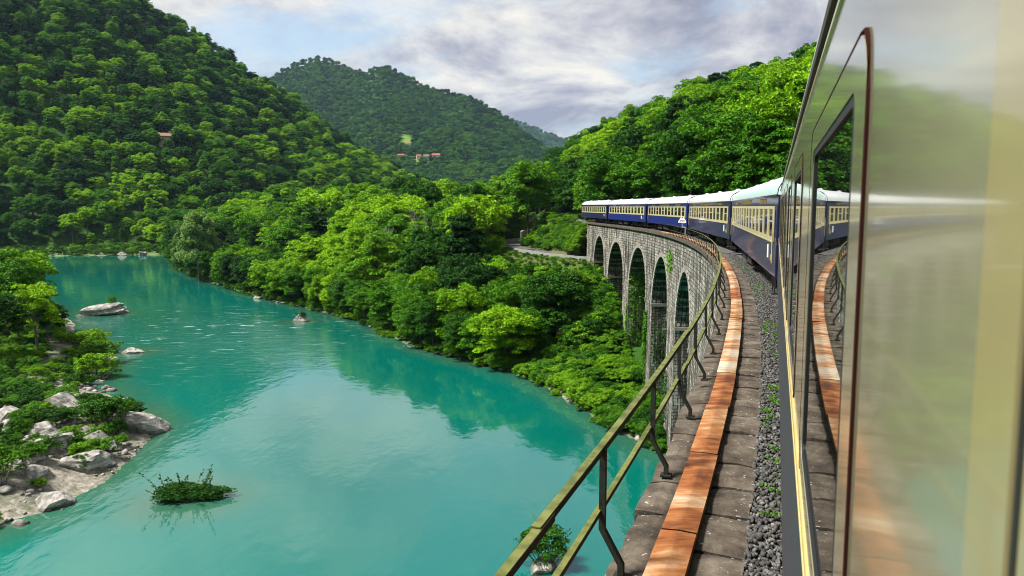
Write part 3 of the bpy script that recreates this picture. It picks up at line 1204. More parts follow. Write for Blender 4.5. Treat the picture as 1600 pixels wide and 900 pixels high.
def build_track():
    t = tag(empty('railway_track', tp(8.7, 0, 0.2)), 'single railway track carrying the train along the viaduct', 'railway track')
    ad = adopter(t)
    for o in (-0.7525, 0.7525):
        ad(sweep('rail', -30, 320, 2.0, [(o - 0.036, 0.05), (o + 0.036, 0.05), (o + 0.036, 0.2), (o - 0.036, 0.2)], 'steel'))
    tag(sweep('track_bed', DECK0, 320, 1.0, [(2.2, LEDGE - 0.9), (1.90, LEDGE - 0.03), (1.3, LEDGE - 0.11), (-1.3, LEDGE - 0.11), (-1.90, LEDGE - 0.03), (-2.2, LEDGE - 0.9)][::-1], 'ballast'), kind='structure')
    # the stones of the ballast near by
    r = np.random.default_rng(4)
    nst = 15000
    s = 1.5 + 44 * r.random(nst) ** 1.7
    off = 1.81 - 0.75 * r.random(nst) ** 1.5
    bm = bmesh.new()
    bmesh.ops.create_icosphere(bm, subdivisions=1, radius=1.0)
    bv = np.array([v.co[:] for v in bm.verts])
    bf = np.array([[v.index for v in f.verts] for f in bm.faces])
    bm.free()
    a = heading(s)
    cx = np.interp(s, PATH[:, 0], PATH[:, 1]) - off * np.cos(a)
    cyy = np.interp(s, PATH[:, 0], PATH[:, 2]) + off * np.sin(a)
    sz = r.uniform(0.012, 0.027, nst)
    czz = LEDGE - 0.035 - 0.10 * (1.82 - off) + r.uniform(-0.012, 0.012, nst) + sz * 0.2
    q = r.normal(size=(nst, 3, 3))
    Q, _ = np.linalg.qr(q)
    dim = sz[:, None] * r.uniform(0.65, 1.35, (nst, 3))
    jit = r.uniform(0.72, 1.2, (nst, len(bv), 1))
    P = np.einsum('nij,nvj->nvi', Q, bv[None] * jit * dim[:, None, :])
    P = P + np.stack([cx, cyy, czz], 1)[:, None, :]
    Fc = (bf[None] + (np.arange(nst) * len(bv))[:, None, None]).reshape(-1, 3)
    me = bpy.data.meshes.new('ballast_gravel')
    me.vertices.add(nst * len(bv))
    me.vertices.foreach_set('co', P.astype(np.float32).ravel())
    me.loops.add(Fc.size)
    me.loops.foreach_set('vertex_index', Fc.astype(np.int32).ravel())
    me.polygons.add(len(Fc))
    me.polygons.foreach_set('loop_start', np.arange(0, Fc.size, 3, dtype=np.int32))
    me.update(calc_edges=True)
    tag(link('ballast_gravel', me, 'ballast_stone'), 'grey crushed stone ballast beside the train', 'gravel', kind='stuff')
    # weeds and moss between the stones
    nw = 190
    ws = 3.0 + 34 * r.random(nw) ** 1.5
    wo = 1.74 - 0.28 * r.random(nw) ** 1.2
    keep = (np.sin(ws * 1.9) + np.sin(ws * 0.77 + 1) + r.normal(size=nw) * 0.5) > -0.1
    ws, wo = ws[keep], wo[keep]
    Vs = []
    for s_, o_ in zip(ws, wo):
        c = np.array(tp(s_, o_, LEDGE - 0.035))
        for _ in range(26):
            th = r.uniform(0, 6.28)
            rad = r.uniform(0, 0.07)
            p = c + np.array([math.cos(th) * rad, math.sin(th) * rad, r.uniform(0.0, 0.035)])
            d = np.array([math.cos(th), math.sin(th), r.uniform(0.2, 1.3)])
            d /= np.linalg.norm(d)
            w = np.cross(d, r.normal(size=3))
            w /= np.linalg.norm(w)
            l, ww = r.uniform(0.015, 0.04), r.uniform(0.006, 0.012)
            Vs += [p - w * ww * 0.4, p + d * l * 0.5 - w * ww, p + d * l, p + d * l * 0.5 + w * ww]
    me = quads_mesh('ballast_weeds', np.array(Vs), len(Vs) // 4)
    tag(link('ballast_weeds', me, 'leaf_ivy'), 'small green weeds growing in the ballast', 'weeds', kind='stuff')


build_track()


# ------------------------------------------------------------------ coaches
def roof_profile(n=18, half=1.46, z0=3.22, h=0.74):
    return [(half * math.cos(math.pi * i / n), z0 + h * math.sin(math.pi * i / n) ** 0.8) for i in range(n + 1)]


def coach_frame(centre_s):
    a, b = Vector(tp(centre_s - 8.5, 0, 0)), Vector(tp(centre_s + 8.5, 0, 0))
    c = (a + b) / 2
    d = b - a
    return c, -math.atan2(d.x, d.y)


def roof_mesh(root, mat, L, z0=3.22, h=0.74, half=1.46):
    V, Fc = [], []
    ys = [(-L / 2, 0.86), (-L / 2 + 0.12, 0.94), (-L / 2 + 0.45, 0.985), (-L / 2 + 1.0, 1.0), (L / 2 - 1.0, 1.0), (L / 2 - 0.45, 0.985), (L / 2 - 0.12, 0.94), (L / 2, 0.86)]
    k = 19
    for (y, f) in ys:
        V += [(x, y, z0 + (z - z0) * f) for (x, z) in roof_profile(18, half, z0, h)]
    for i in range(len(ys) - 1):
        for j in range(k - 1):
            Fc.append((i * k + j, (i + 1) * k + j, (i + 1) * k + j + 1, i * k + j + 1))
    Fc += [tuple(range(k)), tuple(reversed(range((len(ys) - 1) * k, len(ys) * k)))]
    return new_obj('roof', V, Fc, mat, root, True)


def bogie(root, y):
    m = MB()
    for sx in (-1, 1):
        m.box(sx * 1.0 - 0.06, sx * 1.0 + 0.06, y - 1.55, y + 1.55, 0.62, 0.82)
        for dy in (-1.25, 1.25):
            m.box(sx * 1.0 - 0.11, sx * 1.0 + 0.11, y + dy - 0.17, y + dy + 0.17, 0.5, 0.84)
    m.box(-1.0, 1.0, y - 0.25, y + 0.25, 0.6, 0.95)
    b = m.build('bogie', 'underframe', root)
    for dy in (-1.25, 1.25):
        for sx in (-1, 1):
            w = MB()
            w.lathe_y((sx * 0.75, y + dy, 0.2 + 0.46), [(-0.065, 0.40), (-0.065, 0.46), (0.05, 0.46), (0.05, 0.40)], 20)
            w.build('wheel', 'underframe', b)
    return b


def make_coach(k, blue, roofmat, nwin, label, plate=False, letters=True):
    L = 23.6
    c, rz = coach_frame(21 + 24.6 * (k + 0.5))
    root = tag(empty('railway_coach', c, rz), label, 'railway coach', 'coaches of the train ahead')
    Z0, W0, W1, Z1 = 1.02, 1.95, 2.92, 3.22
    H = 1.45
    m = MB()
    # lower side panels, ends, floor, upper fascia as one shell
    m.box(-H, H, -L / 2, L / 2, Z0, W0 - 0.02)
    m.box(-H, H, -L / 2, L / 2, W1 + 0.02, Z1)
    m.box(-H + 0.11, H - 0.11, -L / 2 + 0.06, L / 2 - 0.06, W0 - 0.02, W1 + 0.02)
    for e in (-1, 1):
        y0, y1 = sorted((e * L / 2, e * (L / 2 - 0.75)))
        m.box(-H + 0.003, H - 0.003, y0, y1, W0 - 0.02, W1 + 0.02)
    m.box(H - 0.11, H, -L / 2 + 0.75, L / 2 - 0.75, W0 - 0.02, W1 + 0.02)
    m.build('body', blue, root)
    r = roof_mesh(root, roofmat, L)
    for e in (-1, 1):
        rim = MB()  # dark band added to draw the shaded gap between coach roofs
        pr = roof_profile(18, 1.475, 3.2, 0.775)
        for yy in (e * (L / 2 - 0.02), e * (L / 2 - 0.16)):
            f = 0.96
            rim.v += [(x, yy, 3.2 + (z - 3.2) * f) for x, z in pr] + [(x * 0.96, yy, 3.2 + (z - 3.2) * f * 0.9) for x, z in pr]
        kk = len(pr)
        for j in range(kk - 1):
            for (a0, b0) in ((0, 2 * kk), (kk, 3 * kk)):
                rim.f.append((a0 + j, a0 + j + 1, b0 + j + 1, b0 + j))
            rim.f.append((j, j + 1, kk + j + 1, kk + j))
            rim.f.append((2 * kk + j, 2 * kk + j + 1, 3 * kk + j + 1, 3 * kk + j))
        rim.build('roof_rim', blue, root)
    for yv in (-7.5, 0.5, 8.0):
        v = MB()
        n = 10
        for (rr_, dz) in ((0.18, -0.05), (0.18, 0.02), (0.15, 0.06), (0.08, 0.09), (0.0, 0.095)):
            for q in range(n):
                v.v.append((-0.35 + rr_ * math.cos(2 * math.pi * q / n), yv + 1.3 * rr_ * math.sin(2 * math.pi * q / n), 3.93 + dz))
        for i in range(4):
            for q in range(n):
                v.f.append((i * n + q, i * n + (q + 1) % n, (i + 1) * n + (q + 1) % n, (i + 1) * n + q))
        v.build('ventilator', 'post_grey', r, True)
    g = MB()
    g.box(-H - 0.045, -H + 0.02, -L / 2 + 0.1, L / 2 - 0.1, Z1 - 0.035, Z1 + 0.01)
    g.build('gutter', blue, root)
    # cream band with real openings on the river side
    yb0, yb1 = -L / 2 + 0.75, L / 2 - 0.75
    pitch = (yb1 - yb0 - 0.3) / nwin
    b = MB()
    xo, xi = -H - 0.018, -H + 0.10
    b.box(xo, xi, yb0, yb1, W0, W0 + 0.11)
    b.box(xo, xi, yb0, yb1, W1 - 0.09, W1)
    wins = []
    y = yb0
    for i in range(nwin):
        wd = pitch * (0.70 if i % 3 else 0.62)
        yc = yb0 + 0.15 + pitch * (i + 0.5)
        b.box(xo, xi, y, yc - wd / 2, W0 + 0.11, W1 - 0.09)
        y = yc + wd / 2
        wins.append((yc - wd / 2, yc + wd / 2))
    b.box(xo, xi, y, yb1, W0 + 0.11, W1 - 0.09)
    b.build('window_band', 'cream', root)
    mo = MB()
    mo.box(xo - 0.012, -H, yb0 - 0.02, yb1 + 0.02, W0 - 0.04, W0 - 0.002)
    mo.build('waist_moulding', 'cream', root)
    for i, (ya, yb) in enumerate(wins):
        p = MB()
        p.box(-H - 0.002, -H + 0.012, ya - 0.02, yb + 0.02, W0 + 0.09, W1 - 0.07)
        w = p.build('window', 'coach_glass', root)
        if i % 2 == 0:
            sb = MB()
            zb = W0 + 0.52
            sb.box(-H - 0.012, -H - 0.0025, ya + 0.002, yb - 0.002, zb, zb + 0.045)
            sb.build('sash_bar', 'cream', w)
    # vestibule doors at both ends
    for e in (-1, 1):
        y0, y1 = sorted((e * (L / 2 - 0.08), e * (L / 2 - 0.68)))
        d = MB()
        d.box(-H - 0.012, -H + 0.01, y0, y1, Z0 + 0.04, W0 - 0.06)
        d.box(-H - 0.012, -H + 0.01, y0, y1, W0 + 0.0, W0 + 0.12)
        d.box(-H - 0.012, -H + 0.01, y0, y1, W1 - 0.12, W1 + 0.02)
        d.box(-H - 0.012, -H + 0.01, y0, y0 + 0.1, W0 + 0.12, W1 - 0.12)
        d.box(-H - 0.012, -H + 0.01, y1 - 0.1, y1, W0 + 0.12, W1 - 0.12)
        dd = d.build('door', blue, root)
        h = MB()
        h.tube([(-H - 0.05, y0 - 0.04 if e > 0 else y1 + 0.04, W0 - 0.6), (-H - 0.05, y0 - 0.04 if e > 0 else y1 + 0.04, W0 + 0.35)], 0.014, 6)
        h.build('grab_handle', 'moulding', dd)
        st = MB()
        st.box(-H - 0.06, -H + 0.3, y0, y1, 0.55, 0.59)
        st.box(-H - 0.02, -H + 0.02, y0 + 0.02, y0 + 0.06, 0.55, Z0)
        st.box(-H - 0.02, -H + 0.02, y1 - 0.06, y1 - 0.02, 0.55, Z0)
        st.build('footstep', 'underframe', root)
        g = MB()
        g.box(-0.62, 0.62, *sorted((e * L / 2, e * (L / 2 + 0.46))), 1.25, 3.35)
        g.build('gangway', 'rubber', root)
        for sx in (-0.87, 0.87):
            bu = MB()
            bu.tube([(sx, e * (L / 2), 1.08), (sx, e * (L / 2 + 0.35), 1.08), (sx, e * (L / 2 + 0.36), 1.08), (sx, e * (L / 2 + 0.42), 1.08)], [0.09, 0.09, 0.23, 0.22], 12)
            bu.build('buffer', 'underframe', root)
    for yb in (-8.5, 8.5):
        bogie(root, yb)
    u = MB()
    u.box(-0.95, 0.95, -5.6, -2.4, 0.48, 1.02)
    u.box(-1.25, -0.5, -0.8, 1.6, 0.55, 1.02)
    u.box(-1.2, 0.9, 2.9, 5.4, 0.5, 1.02)
    u.build('underframe_boxes', 'underframe', root)
    # lower side rivet rail and plates
    pl = MB()
    pl.box(-H - 0.014, -H + 0.01, -L / 2 + 0.1, L / 2 - 0.1, Z0, Z0 + 0.07)
    pl.build('sole_bar', blue, root)
    n_ = MB()
    n_.box(-H - 0.016, -H + 0.01, -L / 2 + 2.1, -L / 2 + 2.42, 1.42, 1.80)
    n_.build('number_plate', 'white_plate', root)
    n_ = MB()
    n_.box(-H - 0.016, -H + 0.01, -L / 2 + 1.35, -L / 2 + 1.52, 1.38, 1.55)
    n_.build('brake_plate', 'moulding', root)
    if letters:
        # worn gilt lettering over the windows: only short strokes can be made out
        m = MB()
        rr_ = random.Random(30 + k)
        for (ya, yb) in ((-8.4, -6.2), (-2.6, 2.6), (6.4, 8.2)):
            y = ya
            while y < yb:
                w = rr_.uniform(0.05, 0.11)
                z0 = 2.995
                m.box(-H - 0.012, -H + 0.005, y, y + 0.025, z0, z0 + 0.15)
                if rr_.random() < 0.7:
                    m.box(-H - 0.0115, -H + 0.005, y + 0.025, y + w, z0 + rr_.choice((0, 0.065, 0.125)), z0 + rr_.choice((0.09, 0.15)) + 0.0)
                y += w + 0.08
        m.build('gilt_lettering', 'gold', root)['kind'] = 'stuff'
    return root


make_coach(0, 'navy', 'roof_aqua', 14, 'navy and cream coach with pale aqua roof, next ahead of the camera')
make_coach(1, 'navy', 'roof_white', 13, 'navy and cream white-roofed coach, second ahead of the camera')
make_coach(2, 'royal', 'roof_white', 12, 'bright royal blue and cream coach just beyond the triangular sign')
make_coach(3, 'royal', 'roof_white', 12, 'blue and cream coach with white plate, second from the far end')
make_coach(4, 'navy', 'roof_white', 12, 'smallest, farthest blue and cream coach at the end of the viaduct', letters=False)


def rounded_ring(m, x0, x1, y0, y1, z0, z1, rad, wy, wz, n=6):
    """flat ring in the plane of the coach side with rounded corners, x0 outer face, x1 inner face"""
    def loop(a0, a1, b0, b1, r):
        pts = []
        for (cy_, cz_, t0) in ((a1 - r, b1 - r, 0), (a0 + r, b1 - r, 90), (a0 + r, b0 + r, 180), (a1 - r, b0 + r, 270)):
            for i in range(n + 1):
                t = math.radians(t0 + 90 * i / n)
                pts.append((cy_ + r * math.cos(t), cz_ + r * math.sin(t)))
        return pts
    o = loop(y0, y1, z0, z1, rad)
    i_ = loop(y0 + wy, y1 - wy, z0 + wz, z1 - wz, max(0.02, rad - 0.06))
    k = len(o)
    b = len(m.v)
    for x, l in ((x0, o), (x0, i_), (x1, i_), (x1, o)):
        m.v += [(x, p[0], p[1]) for p in l]
    for j in range(k):
        j2 = (j + 1) % k
        for a, c in ((0, 1), (1, 2), (3, 0)):
            m.f.append((b + a * k + j, b + a * k + j2, b + c * k + j2, b + c * k + j))
    return m


def own_coach():
    L = 23.6
    c, rz = coach_frame(8.7)
    root = tag(empty('railway_coach', c, rz), 'cream-sided coach in the near right foreground, its side filling the right edge', 'railway coach', 'coaches of the train')
    H = 1.45
    y0 = -8.7                          # level with the camera
    WB, WT = CZ - 0.72, CZ + 0.165     # glass
    ZW, ZT = 2.06, 3.28
    m = MB()
    m.box(-H, H, -L / 2, L / 2, 1.02, ZW - 0.02)
    m.box(-H + 0.2, H, -L / 2, L / 2, ZW - 0.02, ZT)
    m.build('body', 'own_lower', root)
    # windows: glass from y0+1.12 to y0+2.33, repeating every 2.3 m
    wins = [(y0 + 1.12 + 2.3 * k, y0 + 2.33 + 2.3 * k) for k in range(8)]
    wins = [w for w in wins if w[1] < L / 2 - 0.9]
    wins = [(y0 - 0.95, y0 + 0.353)] + wins
    s = MB()
    xo, xi = -H, -H + 0.06
    s.box(xo, xi, -L / 2, L / 2, ZW - 0.018, WB)
    s.box(xo, xi, -L / 2, L / 2, WT, ZT)
    y = -L / 2
    for (a, b) in wins:
        s.box(xo, xi, y, a, WB, WT)
        y = b
    s.box(xo, xi, y, L / 2, WB, WT)
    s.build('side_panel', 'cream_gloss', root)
    for i, (a, b) in enumerate(wins):
        w = MB()
        w.box(-H + 0.004, -H + 0.012, a - 0.002, b + 0.002, WB - 0.002, WT + 0.002)
        win = w.build('window', 'window_glass', root)
        f = MB()
        wy = 0.065 if i == 0 else 0.135
        rounded_ring(f, -H - 0.003, -H + 0.002, a - wy, b + wy, WB - 0.06, WT + 0.05, 0.10, wy, 0.06)
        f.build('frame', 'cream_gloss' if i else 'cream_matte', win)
        g = MB()
        rounded_ring(g, -H - 0.0035, -H + 0.003, a - wy - 0.016, b + wy + (0.02 if i else 0.004), WB - 0.08, WT + 0.055, 0.115, 0.0155, 0.0045)
        if i:
            g.build('seal', 'gasket', win)
        k = MB()
        rounded_ring(k, -H - 0.001, -H + 0.0035, a - 0.004, b + 0.004, WB - 0.004, WT + 0.004, 0.03, 0.05 if i else 0.012, 0.03)
        k.build('rubber_gasket', 'rubber', win)
        if i == 0:
            k = MB()
            rounded_ring(k, -H - 0.0005, -H + 0.0036, a + 0.0085, b - 0.0085, WB + 0.0265, WT - 0.0265, 0.03, 0.09, 0.05)
            k.build('sash', 'cream_matte', win)
    # mouldings along the waist
    for (z, hh, pr, mat) in ((2.085, 0.026, 0.009, 'moulding'), (2.005, 0.011, 0.005, 'moulding'), (3.262, 0.012, 0.006, 'moulding')):
        V, Fc = [], []
        prof = [(-H + 0.004, z - hh), (-H - pr * 0.7, z - hh * 0.7), (-H - pr, z), (-H - pr * 0.7, z + hh * 0.7), (-H + 0.004, z + hh)]
        for yy in (-L / 2, L / 2):
            V += [(x, yy, zz) for x, zz in prof]
        Fc = [(j, j + 1, 5 + j + 1, 5 + j) for j in range(4)]
        new_obj('moulding', V, Fc, mat, root, True)
    r = roof_mesh(root, 'roof_side', L, 3.30, 0.66, 1.455)
    g = MB()
    g.box(-H - 0.012, -H + 0.02, -L / 2 + 0.05, L / 2 - 0.05, 3.285, 3.312)
    g.build('gutter', 'underframe', root)
    for yb in (-8.5, 8.5):
        bogie(root, yb)
    return root


own_coach()


def track_sign():
    b = tp(66.5, 2.02, LEDGE)
    root = tag(empty('track_sign', b, -float(heading(66.5)) - 0.55), 'white triangular railway sign on a thin post beside the coaches', 'sign')
    m = MB()
    m.tube([(0, 0, -0.05), (0, 0, 0.85)], 0.045, 8)
    m.tube([(0, 0, 0.83), (-0.28, 0, 0.86)], 0.035, 6)
    m.tube([(-0.28, 0, 0.8), (-0.28, 0, 1.35)], 0.045, 8)
    m.build('post', 'post_grey', root)
    p = MB()
    cx, z0, w, h = -0.28, 1.22, 0.36, 0.56
    tri = [(-w, 0), (w, 0), (w, 0.12), (0.06, h), (-0.06, h), (-w, 0.12)]
    for y in (-0.06, -0.03):
        p.v += [(cx + a, y, z0 + z) for a, z in tri]
    p.f = [(0, 1, 2, 3, 4, 5), (11, 10, 9, 8, 7, 6)] + [(i, (i + 1) % 6 + 0, (i + 1) % 6 + 6, i + 6) for i in range(6)]
    p.build('board', 'white_plate', root)
    d = MB()
    d.poly([(cx - 0.05, -0.064, z0 + 0.38), (cx + 0.05, -0.064, z0 + 0.38), (cx + 0.05, -0.064, z0 + 0.5), (cx - 0.05, -0.064, z0 + 0.5)], [(0, 1, 2, 3)])
    d.box(cx - 0.22, cx + 0.22, -0.066, -0.0605, z0 + 0.13, z0 + 0.2)
    d.build('symbol', 'sign_red', root)


track_sign()


# ------------------------------------------------------------------ vegetation
def crown_quads(seed, H, Rr, ncl, nleaf, leaf, base=0.30, droop=0.0, flat=0.9, zsq=0.40, upbias=0.22):
    r = np.random.default_rng(seed)
    # lobed envelope
    d = r.normal(size=(ncl, 3))
    d /= np.linalg.norm(d, axis=1)[:, None]
    d[:, 2] = np.where(d[:, 2] < -0.55, -d[:, 2], d[:, 2])
    lob = 1.0 + 0.20 * np.sin(3 * np.arctan2(d[:, 1], d[:, 0]) + seed) + 0.15 * np.sin(5 * d[:, 2] + seed * 1.7)
    rad = (0.35 + 0.55 * r.random(ncl) ** 0.55) * lob
    ctr = d * rad[:, None] * np.array([Rr, Rr, H * zsq]) + np.array([0, 0, H * (base + zsq)])
    cr = Rr * r.uniform(0.15, 0.27, ncl) * (1.25 if ncl < 60 else 1.0)
    # leaves
    k = np.repeat(np.arange(ncl), nleaf)
    n = len(k)
    e = r.normal(size=(n, 3))
    e[:, 2] = np.abs(e[:, 2]) * 0.9 + e[:, 2] * 0.25
    e /= np.linalg.norm(e, axis=1)[:, None]
    rr_ = cr[k] * r.uniform(0.55, 1.12, n) ** 0.6
    P = ctr[k] + e * rr_[:, None] * np.array([1, 1, flat])
    P[:, 2] -= droop * np.abs(r.normal(size=n)) * cr[k]
    P[:, 2] *= H / np.percentile(P[:, 2], 99.7)
    ctr = ctr * np.array([1, 1, 0.9])
    nor = e * 0.55 + np.array([0, 0, upbias]) + r.normal(size=(n, 3)) * 0.42
    nor /= np.linalg.norm(nor, axis=1)[:, None]
    t = np.cross(nor, r.normal(size=(n, 3)))
    t /= np.linalg.norm(t, axis=1)[:, None]
    b = np.cross(nor, t)
    sz = leaf * r.uniform(0.55, 1.3, n)[:, None]
    bend = nor * sz * 0.25
    V = np.stack([P - t * sz, P - b * sz * 0.55 + bend, P + t * sz, P + b * sz * 0.55 + bend], 1).reshape(-1, 3)
    return V, n, ctr


def crown_mesh(name, mat, *a, **kw):
    V, n, ctr = crown_quads(*a, **kw)
    me = quads_mesh(name, V, n)
    me.materials.append(M[mat])
    return me, ctr


def trunk_mesh(name, seed, H, ctr, r0=0.28, lean=0.3):
    r = random.Random(seed)
    m = MB()
    a = r.uniform(0, 6.28)
    bx, by = lean * math.cos(a), lean * math.sin(a)
    m.tube([(0, 0, -0.8), (0, 0, 0.2), (bx * 0.4, by * 0.4, H * 0.22), (bx, by, H * 0.45), (bx * 1.2, by * 1.2, H * 0.72)], [r0 * 1.35, r0, r0 * 0.8, r0 * 0.55, r0 * 0.18], 7)
    idx = list(range(len(ctr)))
    r.shuffle(idx)
    for i in idx[:9]:
        c = ctr[i]
        z0 = max(H * 0.18, min(H * 0.5, c[2] * 0.55))
        f = z0 / (H * 0.45)
        p0 = Vector((bx * min(f, 1), by * min(f, 1), z0))
        p2 = Vector(c)
        p1 = p0.lerp(p2, 0.5) + Vector((0, 0, -0.06 * H * r.random()))
        m.tube([p0, p1, p2], [r0 * 0.34, r0 * 0.2, r0 * 0.06], 5, cap=False)
    me = bpy.data.meshes.new(name)
    me.from_pydata(m.v, [], m.f)
    me.materials.append(M['bark'])
    me.update()
    return me


TREE_H, TREE_R = 14.0, 4.6
PROTO = []
for i in range(7):
    H_ = TREE_H
    kw = [dict(ncl=150, nleaf=130, leaf=0.21), dict(ncl=190, nleaf=105, leaf=0.21, base=0.2, zsq=0.42), dict(ncl=80, nleaf=150, leaf=0.17, base=0.26, zsq=0.39),
          dict(ncl=210, nleaf=95, leaf=0.22, base=0.14, zsq=0.45), dict(ncl=160, nleaf=125, leaf=0.19, base=0.22, zsq=0.41), dict(ncl=120, nleaf=150, leaf=0.21, base=0.16, zsq=0.44),
          dict(ncl=230, nleaf=88, leaf=0.2, base=0.17, zsq=0.43)][i]
    me, ctr = crown_mesh('crown', 'leaf', 100 + i, H_, TREE_R * (0.95, 1.0, 0.9, 1.05, 0.85, 0.66, 1.0)[i], **kw)
    PROTO.append((me, trunk_mesh('trunk', 200 + i, H_, ctr)))
me, ctr = crown_mesh('crown', 'leaf_willow', 131, 20.0, 6.2, 150, 170, 0.30, base=0.06, zsq=0.47, flat=1.25, droop=0.35, upbias=0.1)
WILLOW = (me, trunk_mesh('trunk', 231, 20.0, ctr, 0.4))
LOWP = []
for i in range(4):
    LOWP.append(crown_mesh('crown_far', 'leaf_far', 300 + i, 13.0, 5.2, 46, 26, 0.95, base=0.1, zsq=0.42)[0])
SHRUBS = []
for i in range(4):
    me, ctr = crown_mesh('foliage', 'leaf_shrub', 400 + i, 2.2, 1.35, 62, 75, 0.078, base=0.02, zsq=0.42, flat=0.8)
    SHRUBS.append((me, trunk_mesh('stem', 440 + i, 2.2, ctr, 0.05, 0.1)))


def scatter(n, xr, yr, cond, spacing, seed):
    """dart throwing with a spacing that may depend on the place"""
    r = np.random.default_rng(seed)
    x = r.uniform(*xr, n)
    y = r.uniform(*yr, n)
    k = cond(x, y)
    x, y = x[k], y[k]
    sp = spacing(x, y)
    grid = {}
    out = []
    cs = float(np.min(sp)) if len(sp) else 1.0
    reach = int(math.ceil(float(np.max(sp)) / cs)) if len(sp) else 1
    for i in range(len(x)):
        gx, gy = int(x[i] // cs), int(y[i] // cs)
        ok = True
        for a in range(gx - reach, gx + reach + 1):
            for b in range(gy - reach, gy + reach + 1):
                j = grid.get((a, b))
                if j is not None and (x[i] - x[j]) ** 2 + (y[i] - y[j]) ** 2 < sp[i] ** 2:
                    ok = False
                    break
            if not ok:
                break
        if ok:
            grid[(gx, gy)] = i
            out.append(i)
    return x[out], y[out]


def col_of(x, y):
    return 800 + F_PX * x / np.maximum(y, 1.0)


# rows above which the nearer trees must not rise, so that the viaduct, the road and the skyline stay in view
ENV_X = [-400, 200, 262, 300, 340, 380, 450, 520, 600, 650, 700, 740, 780, 815, 860, 880, 900, 920, 1300]
ENV_Y = [330, 330, 330, 315, 300, 284, 284, 280, 262, 258, 258, 262, 252, 240, 245, 228, 206, 200, 60]
NEAR_X = [740, 765, 782, 830, 880, 905, 925, 940, 950, 962, 972, 985, 1010, 1040]
NEAR_Y = [305, 372, 404, 412, 418, 420, 424, 430, 438, 452, 476, 545, 570, 640]
TREES = []          # x, y, z, height, proto, zone


def add_trees(x, y, hmin, hmax, zone, seed, cap=True):
    r = np.random.default_rng(seed)
    z = ground_z(x, y) - 0.15
    for i in range(len(x)):
        h = r.uniform(hmin, hmax)
        f = y[i]
        ix = 800 + F_PX * x[i] / f
        if cap:
            w = 0.30 * h * F_PX / f
            zcap = CZ + (323 - np.interp([ix - w, ix, ix + w], ENV_X, ENV_Y).max()) / F_PX * f
            h = min(h, zcap - z[i])
            if ix + w > 765 and f < 140:
                yc = np.interp([max(ix - w, 740), ix, ix + 0.4 * w], NEAR_X, NEAR_Y).max()
                h = min(h, CZ + (323 - yc) / F_PX * f - z[i])
            elif 780 - 0.7 * w < ix < 925 and f < 186:      # between the camera and the bend of the road
                yc = np.interp(ix + 0.6 * w, [760, 785, 800, 830], [330, 380, 396, 404])
                h = min(h, CZ + (323 - yc) / F_PX * f - z[i])
        if h < 3.2:
            continue
        if zone in ('waterline', 'bank') and ix > 945 and f < 122:
            continue
        if zone == 'waterline':
            sink, pr = 0.12, (1, 3, 6)[int(r.integers(0, 3))]
        else:
            sink, pr = 0.14, int(r.integers(0, 7))
        TREES.append((x[i], y[i], z[i] - sink * h, h * (1 + sink), pr, zone))


def riv(x, y):
    return inside(x, y, RIVER)


def cond_bank(x, y):
    ix = col_of(x, y)
    dr, dl, df = seg_dist(x, y, R_SHORE), seg_dist(x, y, L_SHORE), seg_dist(x, y, F_SHORE)
    ok = (~riv(x, y)) & (dr < np.minimum(dl, df)) & (ix > 225) & (ix < 1000) & (dr > 0.3) & (np.hypot(x, y) < 300)
    ok &= (seg_dist(x, y, ROAD) > 4.8) & (track_dist(x, y, -10, 330) > 5.0)
    # open grassy slope at the foot of the viaduct
    ok &= ~((x > -1 - 0.0 * y) & (y < 103) & (x > 3.9 - (y - 91.8) * 0.55 - 3))
    return ok & (hill(x, y, RIGHT_HILL) < ground_z(x, y) - 0.5)


bx, by = scatter(26000, (-190, 40), (66, 300), cond_bank, lambda x, y: np.where(seg_dist(x, y, R_SHORE) < 9, 3.6, np.where(np.hypot(x, y) < 190, 5.0, 6.4)), 1)
dsh = seg_dist(bx, by, R_SHORE)
k1 = dsh < 9
add_trees(bx[k1], by[k1], 6.5, 10.5, 'waterline', 2)
add_trees(bx[~k1], by[~k1], 8.0, 17.0, 'bank', 3)


def cond_valley(x, y):
    ix = col_of(x, y)
    rr_ = np.hypot(x, y)
    dr = seg_dist(x, y, R_SHORE)
    ok = (rr_ >= 300) & (rr_ < 640) & (ix > 255) & (ix < 930) & (~riv(x, y)) & (seg_dist(x, y, F_SHORE) > 2)
    return ok & (hill(x, y, LEFT_HILL) < ground_z(x, y) - 0.5)


vx, vy = scatter(14000, (-280, 80), (250, 640), cond_valley, lambda x, y: np.full(x.shape, 7.6), 4)
add_trees(vx, vy, 11, 17, 'valley', 5)


def cond_right(x, y):
    ix = col_of(x, y)
    h = hill(x, y, RIGHT_HILL)
    rr_ = np.hypot(x, y)
    return (h > ground_z(x, y) - 1.2) & (ix > 770) & (ix < 1300) & (track_dist(x, y, -20, 330) > 7) & (rr_ < 420) & (seg_dist(x, y, ROAD) > 6) & (h > -5.0)


rx, ry = scatter(12000, (-30, 150), (55, 400), cond_right, lambda x, y: np.full(x.shape, 6.4), 6)
add_trees(rx, ry, 9, 15.5, 'right hill', 7, cap=False)


def cond_left(x, y):
    ix = col_of(x, y)
    h = hill(x, y, LEFT_HILL)
    rr_ = np.hypot(x, y)
    lim = np.interp(ix, LEFT_HILL['x'], LEFT_HILL['rr']) + 25
    return (h > ground_z(x, y) - 0.6) & (ix > -90) & (ix < 800) & (rr_ < lim) & (~riv(x, y)) & (seg_dist(x, y, F_SHORE) > 13)


lx, ly = scatter(60000, (-560, 20), (290, 790), cond_left, lambda x, y: 4.2 + 0.0028 * np.hypot(x, y), 8)
add_trees(lx, ly, 6.5, 14.5, 'left hill', 9, cap=False)

